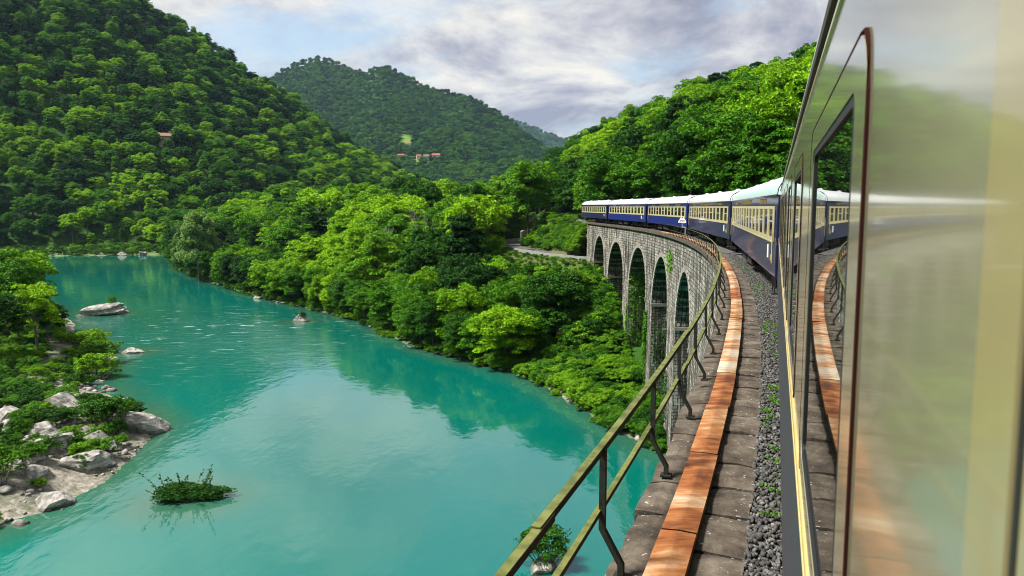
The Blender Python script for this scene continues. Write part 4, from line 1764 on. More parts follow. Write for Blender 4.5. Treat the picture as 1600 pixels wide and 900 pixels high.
# the wooded left bank close by, tree by tree
LEFT_BANK = [(-78, 116, 13.5), (-71, 108, 12.0), (-64, 101, 10.0), (-84, 128, 13.0), (-66, 96, 9.0), (-92, 138, 12.5), (-74, 97, 13.0), (-65, 105, 7.0),
             (-68, 88, 12.0), (-96, 122, 15.0), (-60, 84, 6.5), (-104, 150, 12.0), (-88, 108, 15.0), (-110, 138, 14.0), (-58, 76, 8.0)]
for i, (x, y, h) in enumerate(LEFT_BANK):
    TREES.append((x, y, float(ground_z(np.array([x]), np.array([y]))[0]) - 0.1, h, i % 7, 'left bank'))
# single trees with a shape of their own
SPECIAL = [(-93.5, 226, 20.5, 'willow', 'tall silvery green willow at the tip of the wooded point by the water'),
           (-102, 240, 17.0, 'willow', 'smaller silvery willow beside the tall willow on the point'),
           (4.0, 178, 19.0, 'oak', 'tall dark pyramid-shaped tree above the bend of the road'),
           (78, 266, 17.5, 'crest', 'round tree standing above the skyline of the right hill')]


def visible_share():
    """rough count of picture cells that every crown owns, near ones first"""
    W_, H_ = 400, 225
    taken = np.zeros((H_, W_), dtype=bool)
    sc_ = np.zeros(len(TREES))
    order = np.argsort([t[0] ** 2 + t[1] ** 2 for t in TREES])
    yy, xx = np.mgrid[0:H_, 0:W_]
    for i in order:
        x, y, z, h, p, zn = TREES[i]
        u, v = img(x, y, z + h * 0.6)
        f = F_PX / y / 4
        u, v = u / 4, v / 4
        a, b = 0.33 * h * f, 0.42 * h * f
        x0, x1 = int(max(0, u - a)), int(min(W_, u + a + 1))
        y0, y1 = int(max(0, v - b)), int(min(H_, v + b + 1))
        if x0 >= x1 or y0 >= y1:
            continue
        m = (((xx[y0:y1, x0:x1] + 0.5 - u) / max(a, 0.5)) ** 2 + ((yy[y0:y1, x0:x1] + 0.5 - v) / max(b, 0.5)) ** 2) < 1
        t = taken[y0:y1, x0:x1]
        sc_[i] = (m & ~t & (xx[y0:y1, x0:x1] < 312)).sum()
        t |= m
    return sc_


share = visible_share()
own = set(np.argsort(-share)[:296].tolist())
ORD = ['first', 'second', 'third', 'fourth', 'fifth', 'sixth', 'seventh', 'eighth', 'ninth', 'tenth', 'eleventh', 'twelfth']


def ordinal(n):
    if n < 12:
        return ORD[n]
    n += 1
    suf = 'th' if 10 <= n % 100 <= 20 else {1: 'st', 2: 'nd', 3: 'rd'}.get(n % 10, 'th')
    return '%d%s' % (n, suf)


GROUPS = {'waterline': 'trees along the right waterline', 'bank': 'trees of the wooded right bank', 'valley': 'trees on the valley floor',
          'right hill': 'trees on the right hill', 'left hill': 'trees on the left mountainside', 'left bank': 'trees on the near left bank'}


def tree_obj(x, y, z, h, proto, label, group, hh=TREE_H, spread=1.0, rot=None):
    root = empty('broadleaf_tree', (x, y, z), random.uniform(0, 6.28) if rot is None else rot)
    s = h / hh
    w = s * spread
    root.scale = (w, w, s)
    tag(root, label, 'tree', group)
    link('crown', proto[0], None, root)
    link('trunk', proto[1], None, root)
    return root


def row_word(v, rows):
    for lim, w in rows:
        if v < lim:
            return w
    return rows[-1][1]


by_cell = {}
for i in own:
    x, y, z, h, p, zn = TREES[i]
    u, v = img(x, y, z + h * 0.6)
    if zn == 'waterline':
        cell = (zn, '')
    elif zn == 'bank':
        cell = (zn, row_word(v, [(330, 'back'), (385, 'middle'), (900, 'front')]))
    elif zn == 'right hill':
        cell = (zn, row_word(v, [(170, 'top'), (220, 'upper'), (265, 'lower'), (900, 'bottom')]))
    elif zn == 'left hill':
        cell = (zn, row_word(v, [(60, 'top'), (130, 'upper'), (200, 'middle'), (270, 'lower'), (900, 'bottom')]))
    else:
        cell = (zn, '')
    by_cell.setdefault(cell, []).append((float(u), i))
for (zn, row), lst in by_cell.items():
    lst.sort()
    for n, (u, i) in enumerate(lst):
        x, y, z, h, p, _ = TREES[i]
        lab = {'waterline': 'green tree overhanging the right waterline, %s from the left' % ordinal(n),
               'bank': 'leafy tree in the %s of the right bank wood, %s from the left' % (row, ordinal(n)),
               'valley': 'green tree on the valley floor before the mountain, %s from the left' % ordinal(n),
               'right hill': 'tree in the %s row of the hill behind the train, %s from the left' % (row, ordinal(n)),
               'left hill': 'tree in the %s band of the left mountainside, %s from the left' % (row, ordinal(n)),
               'left bank': 'tree on the near left bank by the rocks, %s from the left' % ordinal(n)}[zn]
        tree_obj(x, y, z, h, PROTO[p], lab, GROUPS[zn], spread=random.uniform(0.95, 1.3))
for (x, y, h, kind, lab) in SPECIAL:
    z = float(ground_z(np.array([x]), np.array([y]))[0]) - 0.2
    if kind == 'willow':
        tree_obj(x, y, z, h, WILLOW, lab, 'willows on the point', 20.0)
    elif kind == 'oak':
        tree_obj(x, y, z, h, PROTO[3], lab, 'trees of the wooded right bank', spread=0.95)
    else:
        tree_obj(x, y, z, h, PROTO[0], lab, GROUPS['right hill'], spread=1.1)


def dead_tree(x, y, h, label, seed):
    z = float(ground_z(np.array([x]), np.array([y]))[0]) - 0.3
    root = tag(empty('dead_tree', (x, y, z)), label, 'tree', 'bare trees in the bank wood')
    r = random.Random(seed)
    m = MB()
    t_ = MB()

    def limb(p, d, l, rad, lev, mb):
        q = p + d * l * 0.5 + Vector((r.uniform(-1, 1), r.uniform(-1, 1), 0)) * l * 0.05
        e = p + d * l
        mb.tube([p, q, e], [rad, rad * 0.75, rad * 0.5], 5, cap=False)
        if lev == 0:
            return
        for _ in range(3):
            nd = (d + Vector((r.uniform(-0.7, 0.7), r.uniform(-0.7, 0.7), r.uniform(-0.1, 0.5)))).normalized()
            limb(p.lerp(e, r.uniform(0.55, 1.0)), nd, l * r.uniform(0.45, 0.65), rad * 0.5, lev - 1, m)
    limb(Vector((0, 0, 0)), Vector((r.uniform(-0.1, 0.1), 0, 1)).normalized(), h * 0.55, 0.2, 4, t_)
    t_.build('trunk', 'pale_bark', root)
    m.build('branches', 'pale_bark', root)


dead_tree(-19.0, 160, 17.0, 'bare pale dead tree rising in the middle of the bank wood', 3)
dead_tree(-24.5, 163, 15.0, 'smaller bare tree left of the pale dead tree', 4)
dead_tree(-50.0, 205, 16.0, 'thin bare grey tree far back in the bank wood', 5)


# masses of trees and shrubs nobody could count
def proto_collection(name, meshes):
    c = bpy.data.collections.new(name)
    for i, mlist in enumerate(meshes):
        # one object per plant: crown and trunk joined
        me = bpy.data.meshes.new(name)
        if len(mlist) == 1:
            me = mlist[0]
        else:
            bm = bmesh.new()
            bm.from_mesh(mlist[0])
            nf = len(bm.faces)
            bm.from_mesh(mlist[1])
            bm.faces.ensure_lookup_table()
            for f in bm.faces[nf:]:
                f.material_index = 1
            bm.to_mesh(me)
            bm.free()
            me.materials.append(mlist[0].materials[0])
            me.materials.append(mlist[1].materials[0])
        o = bpy.data.objects.new('%s_%d' % (name, i), me)
        c.objects.link(o)
    return c


def mass(name, P, scl, coll, nvar, label, cat, seed):
    r = np.random.default_rng(seed)
    n = len(P)
    me = bpy.data.meshes.new(name)
    me.vertices.add(n)
    me.vertices.foreach_set('co', np.asarray(P, dtype=np.float32).ravel())
    a = me.attributes.new('scl', 'FLOAT_VECTOR', 'POINT')
    a.data.foreach_set('vector', np.asarray(scl, dtype=np.float32).ravel())
    a = me.attributes.new('rot', 'FLOAT_VECTOR', 'POINT')
    rot = np.zeros((n, 3), dtype=np.float32)
    rot[:, 2] = r.uniform(0, 6.28, n)
    rot[:, :2] = r.normal(size=(n, 2)) * 0.06
    a.data.foreach_set('vector', rot.ravel())
    a = me.attributes.new('idx', 'INT', 'POINT')
    a.data.foreach_set('value', r.integers(0, nvar, n).astype(np.int32))
    me.update()
    o = bpy.data.objects.new(name, me)
    COL.objects.link(o)
    ng = bpy.data.node_groups.new(name, 'GeometryNodeTree')
    ng.interface.new_socket('Geometry', in_out='INPUT', socket_type='NodeSocketGeometry')
    ng.interface.new_socket('Geometry', in_out='OUTPUT', socket_type='NodeSocketGeometry')
    N, L = ng.nodes.new, ng.links.new
    gi, go = N('NodeGroupInput'), N('NodeGroupOutput')
    ci = N('GeometryNodeCollectionInfo')
    ci.inputs['Collection'].default_value = coll
    ci.inputs['Separate Children'].default_value = True
    ci.inputs['Reset Children'].default_value = True
    ip = N('GeometryNodeInstanceOnPoints')
    ip.inputs['Pick Instance'].default_value = True

    def attr(nm, t):
        x = N('GeometryNodeInputNamedAttribute')
        x.data_type = t
        x.inputs['Name'].default_value = nm
        return x.outputs['Attribute']
    L(gi.outputs[0], ip.inputs['Points'])
    L(ci.outputs[0], ip.inputs['Instance'])
    L(attr('idx', 'INT'), ip.inputs['Instance Index'])
    L(attr('rot', 'FLOAT_VECTOR'), ip.inputs['Rotation'])
    L(attr('scl', 'FLOAT_VECTOR'), ip.inputs['Scale'])
    L(ip.outputs[0], go.inputs[0])
    md = o.modifiers.new('scatter', 'NODES')
    md.node_group = ng
    tag(o, label, cat, kind='stuff')
    return o


C_TREE = proto_collection('tree_kind', [list(p) for p in PROTO])
C_FAR = proto_collection('far_tree_kind', [[m] for m in LOWP])
C_SHRUB = proto_collection('shrub_kind', [list(p) for p in SHRUBS])

for zn, nm, lab in (('left hill', 'mountainside_forest', 'dense green forest covering the left mountainside'),
                    ('right hill', 'right_hill_forest', 'dense green forest on the hill behind the train'),
                    ('bank', 'river_bank_forest', 'thick woodland between the river and the road'),
                    ('waterline', 'waterline_thicket', 'low trees crowding the right waterline'),
                    ('valley', 'valley_forest', 'bright green woodland on the valley floor')):
    T = [t for i, t in enumerate(TREES) if t[5] == zn and i not in own]
    if not T:
        continue
    A = np.array([t[:4] for t in T])
    rr_ = np.random.default_rng(40)
    s = A[:, 3] / TREE_H
    w = s * rr_.uniform(1.0, 1.4, len(s))
    mass(nm, A[:, :3], np.stack([w, w, s], 1), C_TREE, 7, lab, 'forest', 41)


def far_forest():
    def cond(x, y):
        ix = col_of(x, y)
        rr_ = np.hypot(x, y)
        mead = np.zeros(x.shape, bool)
        for (mx, mr, w, h) in MEADOWS:
            mead |= np.hypot((ix - mx) / w, (rr_ - mr) / h) < 0.95
        lim = np.interp(ix, FAR_MOUNT['x'], FAR_MOUNT['rr']) + 40
        ok = (ix > 395) & (ix < 960) & (rr_ > 640) & (rr_ < lim) & (~mead)
        hl = hill(x, y, LEFT_HILL)
        return ok & ~((hl > hill(x, y, FAR_MOUNT)) & (rr_ < 900) & (ix < 640))
    x, y = scatter(90000, (-820, 260), (620, 2350), cond, lambda x, y: 6.6 + 0.0020 * np.hypot(x, y), 12)
    z = ground_z(x, y) - 0.5
    r = np.random.default_rng(13)
    s = r.uniform(0.7, 1.15, len(x))
    w = s * r.uniform(1.0, 1.5, len(x))
    # keep the houses clear
    keep = np.ones(len(x), bool)
    for (hx, hy, *_r) in HOUSES:
        u = (x - hx)
        v = (y - hy)
        keep &= ~((np.abs(u) < 8) & (v > -22) & (v < 8))
    mass('mountain_forest', np.stack([x, y, z], 1)[keep], np.stack([w, w, s], 1)[keep], C_FAR, 4, 'hazy forest on the far mountain across the valley', 'forest', 14)
    x, y = scatter(9000, (-200, 700), (3300, 4500), lambda x, y: (col_of(x, y) > 770) & (col_of(x, y) < 960) & (np.hypot(x, y) < 4340), lambda x, y: np.full(x.shape, 19.0), 15)
    z = ground_z(x, y) - 1
    s = np.random.default_rng(16).uniform(1.3, 2.0, len(x))
    mass('far_ridge_forest', np.stack([x, y, z], 1), np.stack([s * 1.3, s * 1.3, s], 1), C_FAR, 4, 'blue wooded ridge in the far distance', 'forest', 17)


def house_at(ix, r):
    x = r * (ix - 800) / math.hypot(F_PX, ix - 800)
    y = r * F_PX / math.hypot(F_PX, ix - 800)
    return x, y


# column, distance, width, depth, wall height, turn, wall, roof, label
HOUSE_SPECS = [(628, 1330, 15, 9, 5.5, 0.15, 'house_wall', 'roof_tile', 'red-roofed house at the left end of the hillside hamlet'),
               (641, 1400, 12, 9, 6.5, -0.1, 'house_wall', 'roof_tile_old', 'uppermost house of the hamlet, below the bright meadow'),
               (656, 1330, 9, 8, 5.5, 0.3, 'house_wall_ochre', 'roof_tile', 'small ochre house in the middle of the hamlet'),
               (668, 1325, 11, 9, 6.5, 0.0, 'house_wall', 'roof_tile_old', 'pale house with brown roof beside the large white house'),
               (683, 1330, 16, 10, 8.0, -0.12, 'house_wall', 'roof_tile', 'large white house with red roof at the right of the hamlet'),
               (667, 1270, 8, 7, 4.5, 0.2, 'house_wall', 'roof_tile_old', 'lowest small house of the hamlet among the trees'),
               (268, 500, 8, 6, 3.5, 0.5, 'house_wall_ochre', 'roof_tile_old', 'lone brown-roofed hut high in the left mountainside forest')]
HOUSES = []
for (ix, r, *rest) in HOUSE_SPECS:
    HOUSES.append((*house_at(ix, r), ix, r, *rest))
far_forest()


def build_house(x, y, ix, r, w, d, h, turn, wall, roof, label):
    z = float(ground_z(np.array([x]), np.array([y]))[0])
    z += 2.0 if r > 900 else 2.2
    if r > 900:
        w, d, h = w * 0.8, d * 0.8, h * 0.72
    root = tag(empty('house', (x, y, z), turn), label, 'house', 'houses of the hamlet' if r > 900 else None)
    m = MB()
    m.box(-w / 2, w / 2, -d / 2, d / 2, -9, h)
    g = d * 0.28
    for sx in (-w / 2, w / 2):
        m.poly([(sx, -d / 2, h), (sx, d / 2, h), (sx, 0, h + g)], [(0, 1, 2)])
    m.build('wall', wall, root)
    e = 0.7
    q = MB()
    for sg in (-1, 1):
        a = [(-w / 2 - e, sg * (d / 2 + e), h - g * e / (d / 2)), (w / 2 + e, sg * (d / 2 + e), h - g * e / (d / 2)), (w / 2 + e, 0, h + g), (-w / 2 - e, 0, h + g)]
        a2 = [(p[0], p[1], p[2] + 0.3) for p in a]
        q.poly(a + a2, [(0, 1, 2, 3), (7, 6, 5, 4), (0, 4, 5, 1), (1, 5, 6, 2), (2, 6, 7, 3), (3, 7, 4, 0)])
    ro = q.build('roof', roof, root)
    c = MB()
    c.box(w * 0.2, w * 0.2 + 0.9, -0.4, 0.5, h + g - 0.6, h + g + 1.3)
    c.build('chimney', wall, ro)
    nw = max(2, int(w / 3.4))
    for fl in range(2 if h > 5 else 1):
        for i in range(nw):
            wx = -w / 2 + w * (i + 0.5) / nw
            v = MB()
            z0 = 0.9 + fl * 2.9
            v.box(wx - 0.6, wx + 0.6, -d / 2 - 0.06, -d / 2 + 0.05, z0, z0 + 1.4)
            v.build('window', 'window_dark', root)


for hh in HOUSES:
    build_house(*hh)


# ------------------------------------------------------------------ undergrowth
def undergrowth():
    P, S = [], []
    r = np.random.default_rng(50)

    def put(x, y, lo, hi, sink=0.1):
        z = ground_z(x, y) - sink
        s = r.uniform(lo, hi, len(x))
        P.append(np.stack([x, y, z], 1))
        w = s * r.uniform(0.9, 1.5, len(x))
        S.append(np.stack([w, w, s], 1))
    # right shoreline and the slope below the viaduct

    def c0(x, y):
        dr = seg_dist(x, y, R_SHORE)
        return (dr < 1.6) & ((~riv(x, y)) | (dr < 0.7)) & (dr < seg_dist(x, y, F_SHORE)) & (x < 14) & (vnoise(x / 4, y / 4, 14) > -0.45)
    x, y = scatter(40000, (-165, 30), (60, 350), c0, lambda x, y: 0.55 + 0.004 * y, 59)
    put(x, y, 0.3, 0.8, 0.0)

    def c1(x, y):
        dr = seg_dist(x, y, R_SHORE)
        return (~riv(x, y)) & (dr < 7) & (dr > -0.1) & (dr < seg_dist(x, y, F_SHORE)) & (x < 30)
    x, y = scatter(30000, (-165, 30), (56, 350), c1, lambda x, y: np.where(y < 115, 0.95, 1.5), 51)
    put(x, y, 0.35, 1.0)

    def c2(x, y):
        dr = seg_dist(x, y, R_SHORE)
        return (~riv(x, y)) & (dr < 46) & (seg_dist(x, y, ROAD) > 8.5) & (col_of(x, y) > 700) & (track_dist(x, y, 20, 131) > 2.9)
    x, y = scatter(36000, (-20, 40), (60, 150), c2, lambda x, y: np.full(x.shape, 0.85), 52)
    x3, y3 = scatter(9000, (-12, 16), (112, 186), lambda x, y: (seg_dist(x, y, ROAD) > 3.7) & (seg_dist(x, y, ROAD) < 9.5) &
                     (x < np.interp(y, [p_[1] for p_ in ROAD[2:8]], [p_[0] for p_ in ROAD[2:8]])), lambda x, y: np.full(x.shape, 0.6), 57)
    put(x3, y3, 0.16, 0.34)
    rd_ = seg_dist(x, y, ROAD)
    put(x[rd_ > 24], y[rd_ > 24], 0.3, 0.85)
    put(x[rd_ <= 24], y[rd_ <= 24], 0.3, 0.55)
    # beside the track beyond the viaduct and above the road

    rv = np.random.default_rng(58)
    pts = np.array([tp(float(a_), float(b_)) for a_, b_ in zip(rv.uniform(101.5, 121, 190), rv.uniform(3.4, 9.0, 190))])
    put(pts[:, 0], pts[:, 1], 0.8, 1.5)

    so = [(float(a_), float(b_)) for a_, b_ in zip(rv.uniform(131.5, 172, 520), rv.uniform(2.5, 4.6, 520))]
    P.append(np.array([tp(a_, b_, -0.5 - 2.1 * (b_ - 2.4)) for a_, b_ in so]))
    q_ = rv.uniform(0.3, 0.6, len(so))
    S.append(np.stack([q_ * 1.2, q_ * 1.2, q_], 1))

    def c3(x, y):
        td = track_dist(x, y, 128, 330)
        rx_ = np.interp(y, [p_[1] for p_ in ROAD[2:8]], [p_[0] for p_ in ROAD[2:8]])
        return (td > 2.3) & (td < 16) & (seg_dist(x, y, ROAD) > 4.0) & (y < 240) & ((x > rx_) | (y > 176))
    x, y = scatter(24000, (-30, 50), (120, 240), c3, lambda x, y: np.full(x.shape, 1.0), 53)
    td_ = track_dist(x, y, 128, 330)
    put(x[td_ > 5], y[td_ > 5], 0.4, 1.1)
    put(x[td_ <= 5], y[td_ <= 5], 0.35, 0.6, -0.45)
    # far bank

    def c4(x, y):
        df = seg_dist(x, y, F_SHORE)
        return (~riv(x, y)) & (df < 24) & (df > 1.0) & (df < seg_dist(x, y, R_SHORE) + 6) & (vnoise(x / 14, y / 14, 3) > -0.35)
    x, y = scatter(9000, (-330, -140), (330, 380), c4, lambda x, y: np.full(x.shape, 1.9), 54)
    put(x, y, 0.5, 1.2)
    # left bank

    def c5(x, y):
        dl = seg_dist(x, y, L_SHORE)
        return (~riv(x, y)) & (dl < 40) & (dl > 0.8) & (col_of(x, y) > -120) & (vnoise(x / 4.5, y / 4.5, 6) > np.where(dl > 8, -0.9, -0.02))
    x, y = scatter(16000, (-140, -28), (44, 180), c5, lambda x, y: np.full(x.shape, 1.25), 55)
    put(x, y, 0.3, 0.85)
    P_, S_ = np.concatenate(P), np.concatenate(S)
    mass('undergrowth', P_, S_, C_SHRUB, 4, 'low green scrub covering the river banks and slopes', 'undergrowth', 56)


undergrowth()


# ------------------------------------------------------------------ rocks
def rock_mesh(seed, dims, sub=4, strata=0.0):
    r = np.random.default_rng(seed)
    bm = bmesh.new()
    bmesh.ops.create_icosphere(bm, subdivisions=sub, radius=1.0)
    me = bpy.data.meshes.new('boulder')
    bm.to_mesh(me)
    bm.free()
    co = np.empty(len(me.vertices) * 3, dtype=np.float32)
    me.vertices.foreach_get('co', co)
    p = co.reshape(-1, 3).astype(float)
    # cut by random planes: angular limestone blocks
    for _ in range(18):
        n = r.normal(size=3)
        n /= np.linalg.norm(n)
        d = r.uniform(0.48, 0.8)
        t = p @ n
        p = p - np.where(t > d, t - d, 0)[:, None] * n * 0.93
    nz = vnoise(p[:, 0] * 2.2 + p[:, 2] * 1.3, p[:, 1] * 2.2 - p[:, 2], seed)
    p = p * (1 + 0.06 * nz)[:, None]
    fine = vnoise(p[:, 0] * 7 + p[:, 2] * 5, p[:, 1] * 7 - p[:, 2] * 4, seed + 1)
    p = p * (1 + 0.05 * fine)[:, None]
    vf = vnoise(p[:, 0] * 17 + p[:, 2] * 11, p[:, 1] * 16 - p[:, 2] * 13, seed + 2)
    p = p * (1 + 0.022 * vf)[:, None]
    if strata:
        lay = np.sin((p[:, 2] + 0.35 * p[:, 0]) * 13)
        p[:, :2] *= (1 + strata * lay)[:, None]
    p = p * np.array(dims)
    me.vertices.foreach_set('co', p.astype(np.float32).ravel())
    me.materials.append(M['rock'])
    me.update()
    return me


ROCKS = [(-85.0, 154, 7.6, 4.4, 2.4, 0.25, -0.22, 'long layered pale outcrop rising from the water on the left', 0.06),
         (-40.4, 144.5, 2.0, 1.3, 1.2, 0.1, 0.0, 'small dark rock with a tuft, midstream off the wooded point', 0.0),
         (-36.2, 71.8, 2.1, 1.8, 2.0, 0.6, 0.2, 'rounded grey boulder at the tip of the left bank', 0.02),
         (-43.4, 72.0, 1.8, 1.5, 1.9, 0.3, 0.4, 'upright pale boulder behind the bush on the left bank', 0.02),
         (-33.9, 54.0, 1.5, 1.1, 0.9, 0.2, 0.0, 'white boulder in the water, lowest on the left bank', 0.0),
         (-35.2, 60.6, 2.1, 1.4, 1.0, 0.7, 0.1, 'flat pale slab at the water edge of the left bank', 0.04),
         (-38.6, 62.0, 1.6, 1.3, 1.1, 1.2, 0.0, 'grey block behind the flat slab on the left bank', 0.02),
         (-36.6, 65.2, 1.9, 1.3, 1.0, 0.3, 0.2, 'pale ledge of rock below the riverside bush', 0.04),
         (-41.8, 65.8, 1.4, 1.2, 1.0, 0.1, 0.0, 'sandy-coloured block in the middle of the left bank gravel', 0.02),
         (-45.5, 76.5, 1.9, 1.5, 1.2, 0.9, 0.0, 'cream rock half hidden by scrub, farthest up the left bank', 0.02),
         (-37.0, 56.8, 1.3, 1.1, 0.7, 0.9, 0.0, 'low rock behind the white boulder on the left bank', 0.02),
         (-47.5, 70.0, 1.6, 1.4, 1.1, 0.4, 0.0, 'tan rock at the left edge of the gravel bank', 0.02),
         (-57.5, 113, 2.2, 1.2, 0.8, 0.2, 0.0, 'low mossy rock at the water edge below the outcrop', 0.0),
         (-60.6, 180.6, 1.6, 1.0, 0.8, 0.3, 0.0, 'left of two small pale boulders on the right shoreline', 0.0),
         (-57.4, 178.4, 1.3, 0.9, 0.8, 0.8, 0.0, 'right of two small pale boulders on the right shoreline', 0.0),
         (-176, 341.5, 2.6, 1.8, 1.7, 0.2, 0.0, 'pale boulder on the far shore near the willow', 0.0),
         (-187, 343.5, 2.1, 1.6, 1.5, 0.6, 0.0, 'small boulder in the middle of the far shore', 0.0),
         (-168, 345, 3.0, 2.0, 1.9, 0.9, 0.0, 'largest pale boulder on the far shore, nearest the point', 0.0),
         (10.6, 73.8, 1.3, 0.9, 0.6, 0.2, 0.0, 'flat rock on the shoreline below the grassy slope', 0.02),
         (12.3, 70.0, 1.0, 0.8, 0.5, 1.0, 0.0, 'small rock at the waterline beside the viaduct pier', 0.02)]
for i, (x, y, a, b, c_, rz, tilt, lab, stt) in enumerate(ROCKS):
    if 2 <= i <= 11:
        a, b, c_ = a * 1.4, b * 1.35, c_ * 1.15
    me = rock_mesh(60 + i, (a, b, c_), 5 if a > 1.7 else 4, stt)
    o = link('boulder', me, None)
    z = max(WATER_Z, float(ground_z(np.array([x]), np.array([y]))[0]))
    o.location = (x, y, z + c_ * (0.12 if i else 0.05))
    o.rotation_euler = (0.1, tilt, rz)
    tag(o, lab, 'boulder', 'boulders along the river')


# pebbles and cobbles of the left bank
def cobbles():
    r = np.random.default_rng(77)
    n = 1100
    x = r.uniform(-60, -32, n * 3)
    y = r.uniform(48, 104, n * 3)
    dl = seg_dist(x, y, L_SHORE)
    k = (~riv(x, y)) & (dl < 13) & (vnoise(x / 3, y / 3, 9) > -0.25)
    x, y = x[k][:n], y[k][:n]
    # the pale shingle line along the right shore too
    x2 = r.uniform(-120, 20, 9000)
    y2 = r.uniform(60, 260, 9000)
    k2 = (seg_dist(x2, y2, R_SHORE) < 0.9) & (vnoise(x2 / 5, y2 / 5, 4) > 0.35)
    x, y = np.concatenate([x, x2[k2]]), np.concatenate([y, y2[k2]])
    n = len(x)
    z = np.maximum(ground_z(x, y), WATER_Z - 0.1)
    bm = bmesh.new()
    bmesh.ops.create_icosphere(bm, subdivisions=2, radius=1.0)
    bv = np.array([v.co[:] for v in bm.verts])
    bf = np.array([[v.index for v in f.verts] for f in bm.faces])
    bm.free()
    sz = 0.09 + 0.45 * r.random(n) ** 3.2
    Q, _ = np.linalg.qr(r.normal(size=(n, 3, 3)))
    for_v = bv[None] * r.uniform(0.75, 1.15, (n, len(bv), 1))
    P = np.einsum('nij,nvj->nvi', Q, for_v * (sz[:, None] * r.uniform(0.6, 1.3, (n, 3)))[:, None, :])
    P[:, :, 2] *= 0.7
    P = P + np.stack([x, y, z + sz * 0.15], 1)[:, None]
    Fc = (bf[None] + (np.arange(n) * len(bv))[:, None, None]).reshape(-1, 3)
    me = bpy.data.meshes.new('river_cobbles')
    me.vertices.add(n * len(bv))
    me.vertices.foreach_set('co', P.astype(np.float32).ravel())
    me.loops.add(Fc.size)
    me.loops.foreach_set('vertex_index', Fc.astype(np.int32).ravel())
    me.polygons.add(len(Fc))
    me.polygons.foreach_set('loop_start', np.arange(0, Fc.size, 3, dtype=np.int32))
    me.update(calc_edges=True)
    tag(link('river_cobbles', me, 'rock'), 'pale cobbles and shingle along the river edges', 'cobbles', kind='stuff')


cobbles()


# ------------------------------------------------------------------ single shrubs
def twiggy(root, seed, n, spread, h, lo=0.0, mat='leaf_shrub', leaf=0.09):
    """upright thin shoots with small leaves"""
    r = np.random.default_rng(seed)
    m = MB()
    V = []
    for i in range(n):
        a = r.uniform(0, 6.28)
        d0 = spread * math.sqrt(r.random())
        b = Vector((d0 * math.cos(a), 0.6 * d0 * math.sin(a), lo))
        out = Vector((math.cos(a), math.sin(a), 0)) * r.uniform(0.1, 0.7) * h * (0.4 + d0 / spread)
        tip = b + out + Vector((0, 0, h * r.uniform(0.45, 1.0)))
        midp = b.lerp(tip, 0.5) + Vector((0, 0, 0.12 * h))
        m.tube([b, midp, tip], [0.022, 0.014, 0.004], 4, cap=False)
        for k in range(26):
            t = r.uniform(0.25, 1.0)
            p = np.array((b.lerp(midp, t * 2) if t < 0.5 else midp.lerp(tip, t * 2 - 1))[:])
            d = r.normal(size=3) + np.array([out.x, out.y, 0.8])
            d /= np.linalg.norm(d)
            w = np.cross(d, r.normal(size=3))
            w /= np.linalg.norm(w)
            l, ww = leaf * r.uniform(1.0, 2.2), leaf * r.uniform(0.3, 0.55)
            V += [p, p + d * l * 0.5 - w * ww, p + d * l, p + d * l * 0.5 + w * ww]
    m.build('stem', 'bark', root)
    me = quads_mesh('shoots', np.array(V), len(V) // 4)
    link('shoots', me, mat, root)['kind'] = 'stuff'


def shrub(x, y, s, label, seed, z=None, shoots=0, wide=1.0, mat=None):
    if z is None:
        z = max(WATER_Z, float(ground_z(np.array([x]), np.array([y]))[0])) - 0.1
    root = tag(empty('shrub', (x, y, z), random.uniform(0, 6.28)), label, 'shrub', 'shrubs by the river')
    p = SHRUBS[seed % 4]
    o = link('foliage', p[0], None, root)
    o.scale = (s * wide, s * wide, s)
    t = link('branches', p[1], None, root)
    t.scale = (s * wide, s * wide, s)
    if shoots:
        twiggy(root, 500 + seed, shoots, 1.1 * s * wide, 1.9 * s)
    return root




def islet_shrub(x, y, label):
    root = tag(empty('shrub', (x, y, WATER_Z - 0.15)), label, 'shrub', 'shrubs by the river')
    V, n, ctr = crown_quads(611, 1.1, 1.0, 170, 70, 0.055, base=0.0, zsq=0.45, flat=0.9)
    V = V * np.array([2.7, 1.5, 1.0])
    me = quads_mesh('foliage', V, n)
    link('foliage', me, 'leaf_shrub', root)
    twiggy(root, 612, 16, 1.9, 2.3, 0.2, leaf=0.11)
    twiggy(root, 613, 14, 2.3, 1.2, 0.2, leaf=0.10)


islet_shrub(-24.6, 55.6, 'bushy islet of shrubs alone in the open water, lower left')
shrub(2.0, 44.6, 1.0, 'leafy shrub on a rock in the water behind the railing', 2, WATER_Z + 0.3, 44, 1.15)
shrub(-38.6, 69.8, 1.35, 'large feathery bush overhanging the grey boulder on the left bank', 3, None, 60, 1.25)
shrub(-40.3, 140.5 + 4, 0.55, 'tuft of plants on top of the midstream rock', 0, WATER_Z + 0.6, 8)
shrub(-82.6, 155.5, 0.75, 'clump of plants on the crest of the layered outcrop', 1, WATER_Z + 1.9, 6)
shrub(-53.5, 96.0, 1.5, 'loose green willow bush at the edge of the left bank trees', 2, None, 50, 1.3)
shrub(-58.0, 105.0, 1.5, 'drooping bush over the water beyond the willow bush', 0, None, 40, 1.3)
shrub(-64.0, 114.0, 1.4, 'bush beside the low mossy rock below the outcrop', 3, None, 40, 1.3)
shrub(-38.8, 55.0, 1.2, 'dark bush at the lower left corner bank', 1, None, 24, 1.3)
shrub(-45.5, 61.5, 1.2, 'bright green bush at the left edge beside the sandy blocks', 2, None, 20, 1.4)
shrub(-38.4, 59.0, 0.7, 'small green bush between the flat slab and the low rock', 3, None, 14, 1.2)
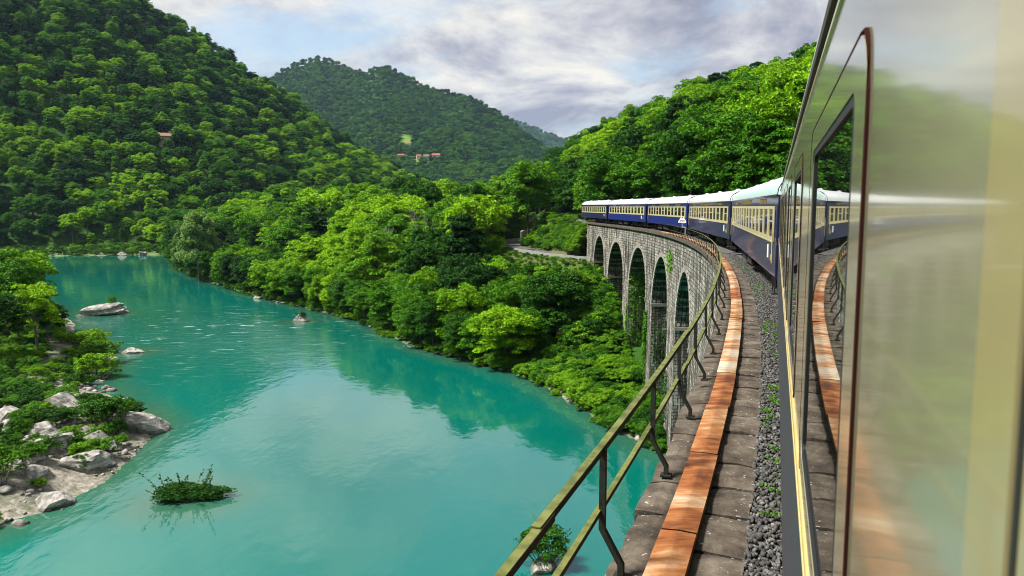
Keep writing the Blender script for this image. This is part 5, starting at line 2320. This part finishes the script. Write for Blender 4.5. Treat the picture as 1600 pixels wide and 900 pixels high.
# the rock under the shrub near the railing
o = link('boulder', rock_mesh(99, (1.3, 1.1, 0.8), 3), None)
o.location = (1.9, 44.2, WATER_Z + 0.05)
tag(o, 'dark wet rock under the shrub behind the railing', 'boulder', 'boulders along the river')
# earth mound under the islet
o = link('islet_mound', rock_mesh(98, (2.0, 1.2, 0.35), 3), None)
o.location = (-24.6, 55.6, WATER_Z)
tag(o, 'low mud mound under the bushy islet', 'mound')


# ------------------------------------------------------------------ ivy on the viaduct
def ivy(label, patches, seed, mat='leaf_ivy', size=0.13):
    """patches: list of (function of (u, v) -> point, normal, count) spread over a wall"""
    r = np.random.default_rng(seed)
    V = []
    for (fn, cnt) in patches:
        for _ in range(cnt):
            p, n = fn(r)
            p, n = np.array(p), np.array(n)
            p = p + n * r.uniform(0.02, 0.28)
            nn = n + r.normal(size=3) * 0.5 + np.array([0, 0, 0.3])
            nn /= np.linalg.norm(nn)
            t = np.cross(nn, r.normal(size=3))
            t /= np.linalg.norm(t)
            b = np.cross(nn, t)
            s = size * r.uniform(0.6, 1.4)
            V += [p - t * s, p - b * s * 0.7, p + t * s, p + b * s * 0.7]
    me = quads_mesh('ivy', np.array(V), len(V) // 4)
    tag(link('ivy', me, mat), label, 'ivy', 'ivy on the viaduct')


def face_patch(s0, s1, z0, z1, taper=0.0):
    def f(r):
        v = r.beta(1.6, 1.6)
        z = z0 + (z1 - z0) * v
        m, h = (s0 + s1) / 2, (s1 - s0) / 2 * (1 - taper * v)
        s = m + h * float(np.clip(r.normal() * 0.5, -1, 1))
        a = float(heading(s))
        return tp(s, wall_off(z), z), (-math.cos(a), math.sin(a), 0)
    return f


def reveal_patch(s, sg, z0, z1, o0=-2.4, o1=2.6):
    """side of a pier inside an arch; sg = +1 when the visible side faces larger s"""
    def f(r):
        z = z0 + (z1 - z0) * r.random() ** 0.8
        o = o0 + (o1 - o0) * r.random()
        a = float(heading(s))
        return tp(s, o, z), (sg * math.sin(a), sg * math.cos(a), 0)
    return f


ivy('bright green ivy column climbing the corner of the third pier', [(face_patch(85.0, 87.3, -18, -8.5, 0.3), 1500)], 1, 'leaf_shrub')
ivy('dark ivy filling the inner side of the middle arch', [(reveal_patch(98.4, -1, -15.5, -4.0), 2200), (face_patch(98.4, 99.6, -16, -9), 300)], 2)
ivy('ragged ivy hanging inside the tall arch nearest the river', [(reveal_patch(82.8, -1, -18, -9.0), 700), (face_patch(70, 72, -17, -12), 250)], 3)
ivy('small tuft of ivy high on the spandrel wall', [(face_patch(69.6, 73.6, -3.2, -1.0), 150)], 4)


# ------------------------------------------------------------------ the air
def haze():
    m = bpy.data.materials.new('haze_air')
    m.use_nodes = True
    nt = m.node_tree
    nt.nodes.clear()
    out = nt.nodes.new('ShaderNodeOutputMaterial')
    v = nt.nodes.new('ShaderNodeVolumePrincipled')
    v.inputs['Color'].default_value = (0.50, 0.74, 1.0, 1)
    v.inputs['Density'].default_value = 0.000038
    v.inputs['Anisotropy'].default_value = 0.2
    nt.links.new(v.outputs[0], out.inputs['Volume'])
    M['haze'] = m
    b = MB()
    b.box(-6200, 6200, -6200, 6200, -60, 620)
    o = b.build('haze', 'haze')
    tag(o, kind='stuff')


haze()
print('trees', len(TREES), 'objects', len(bpy.data.objects))
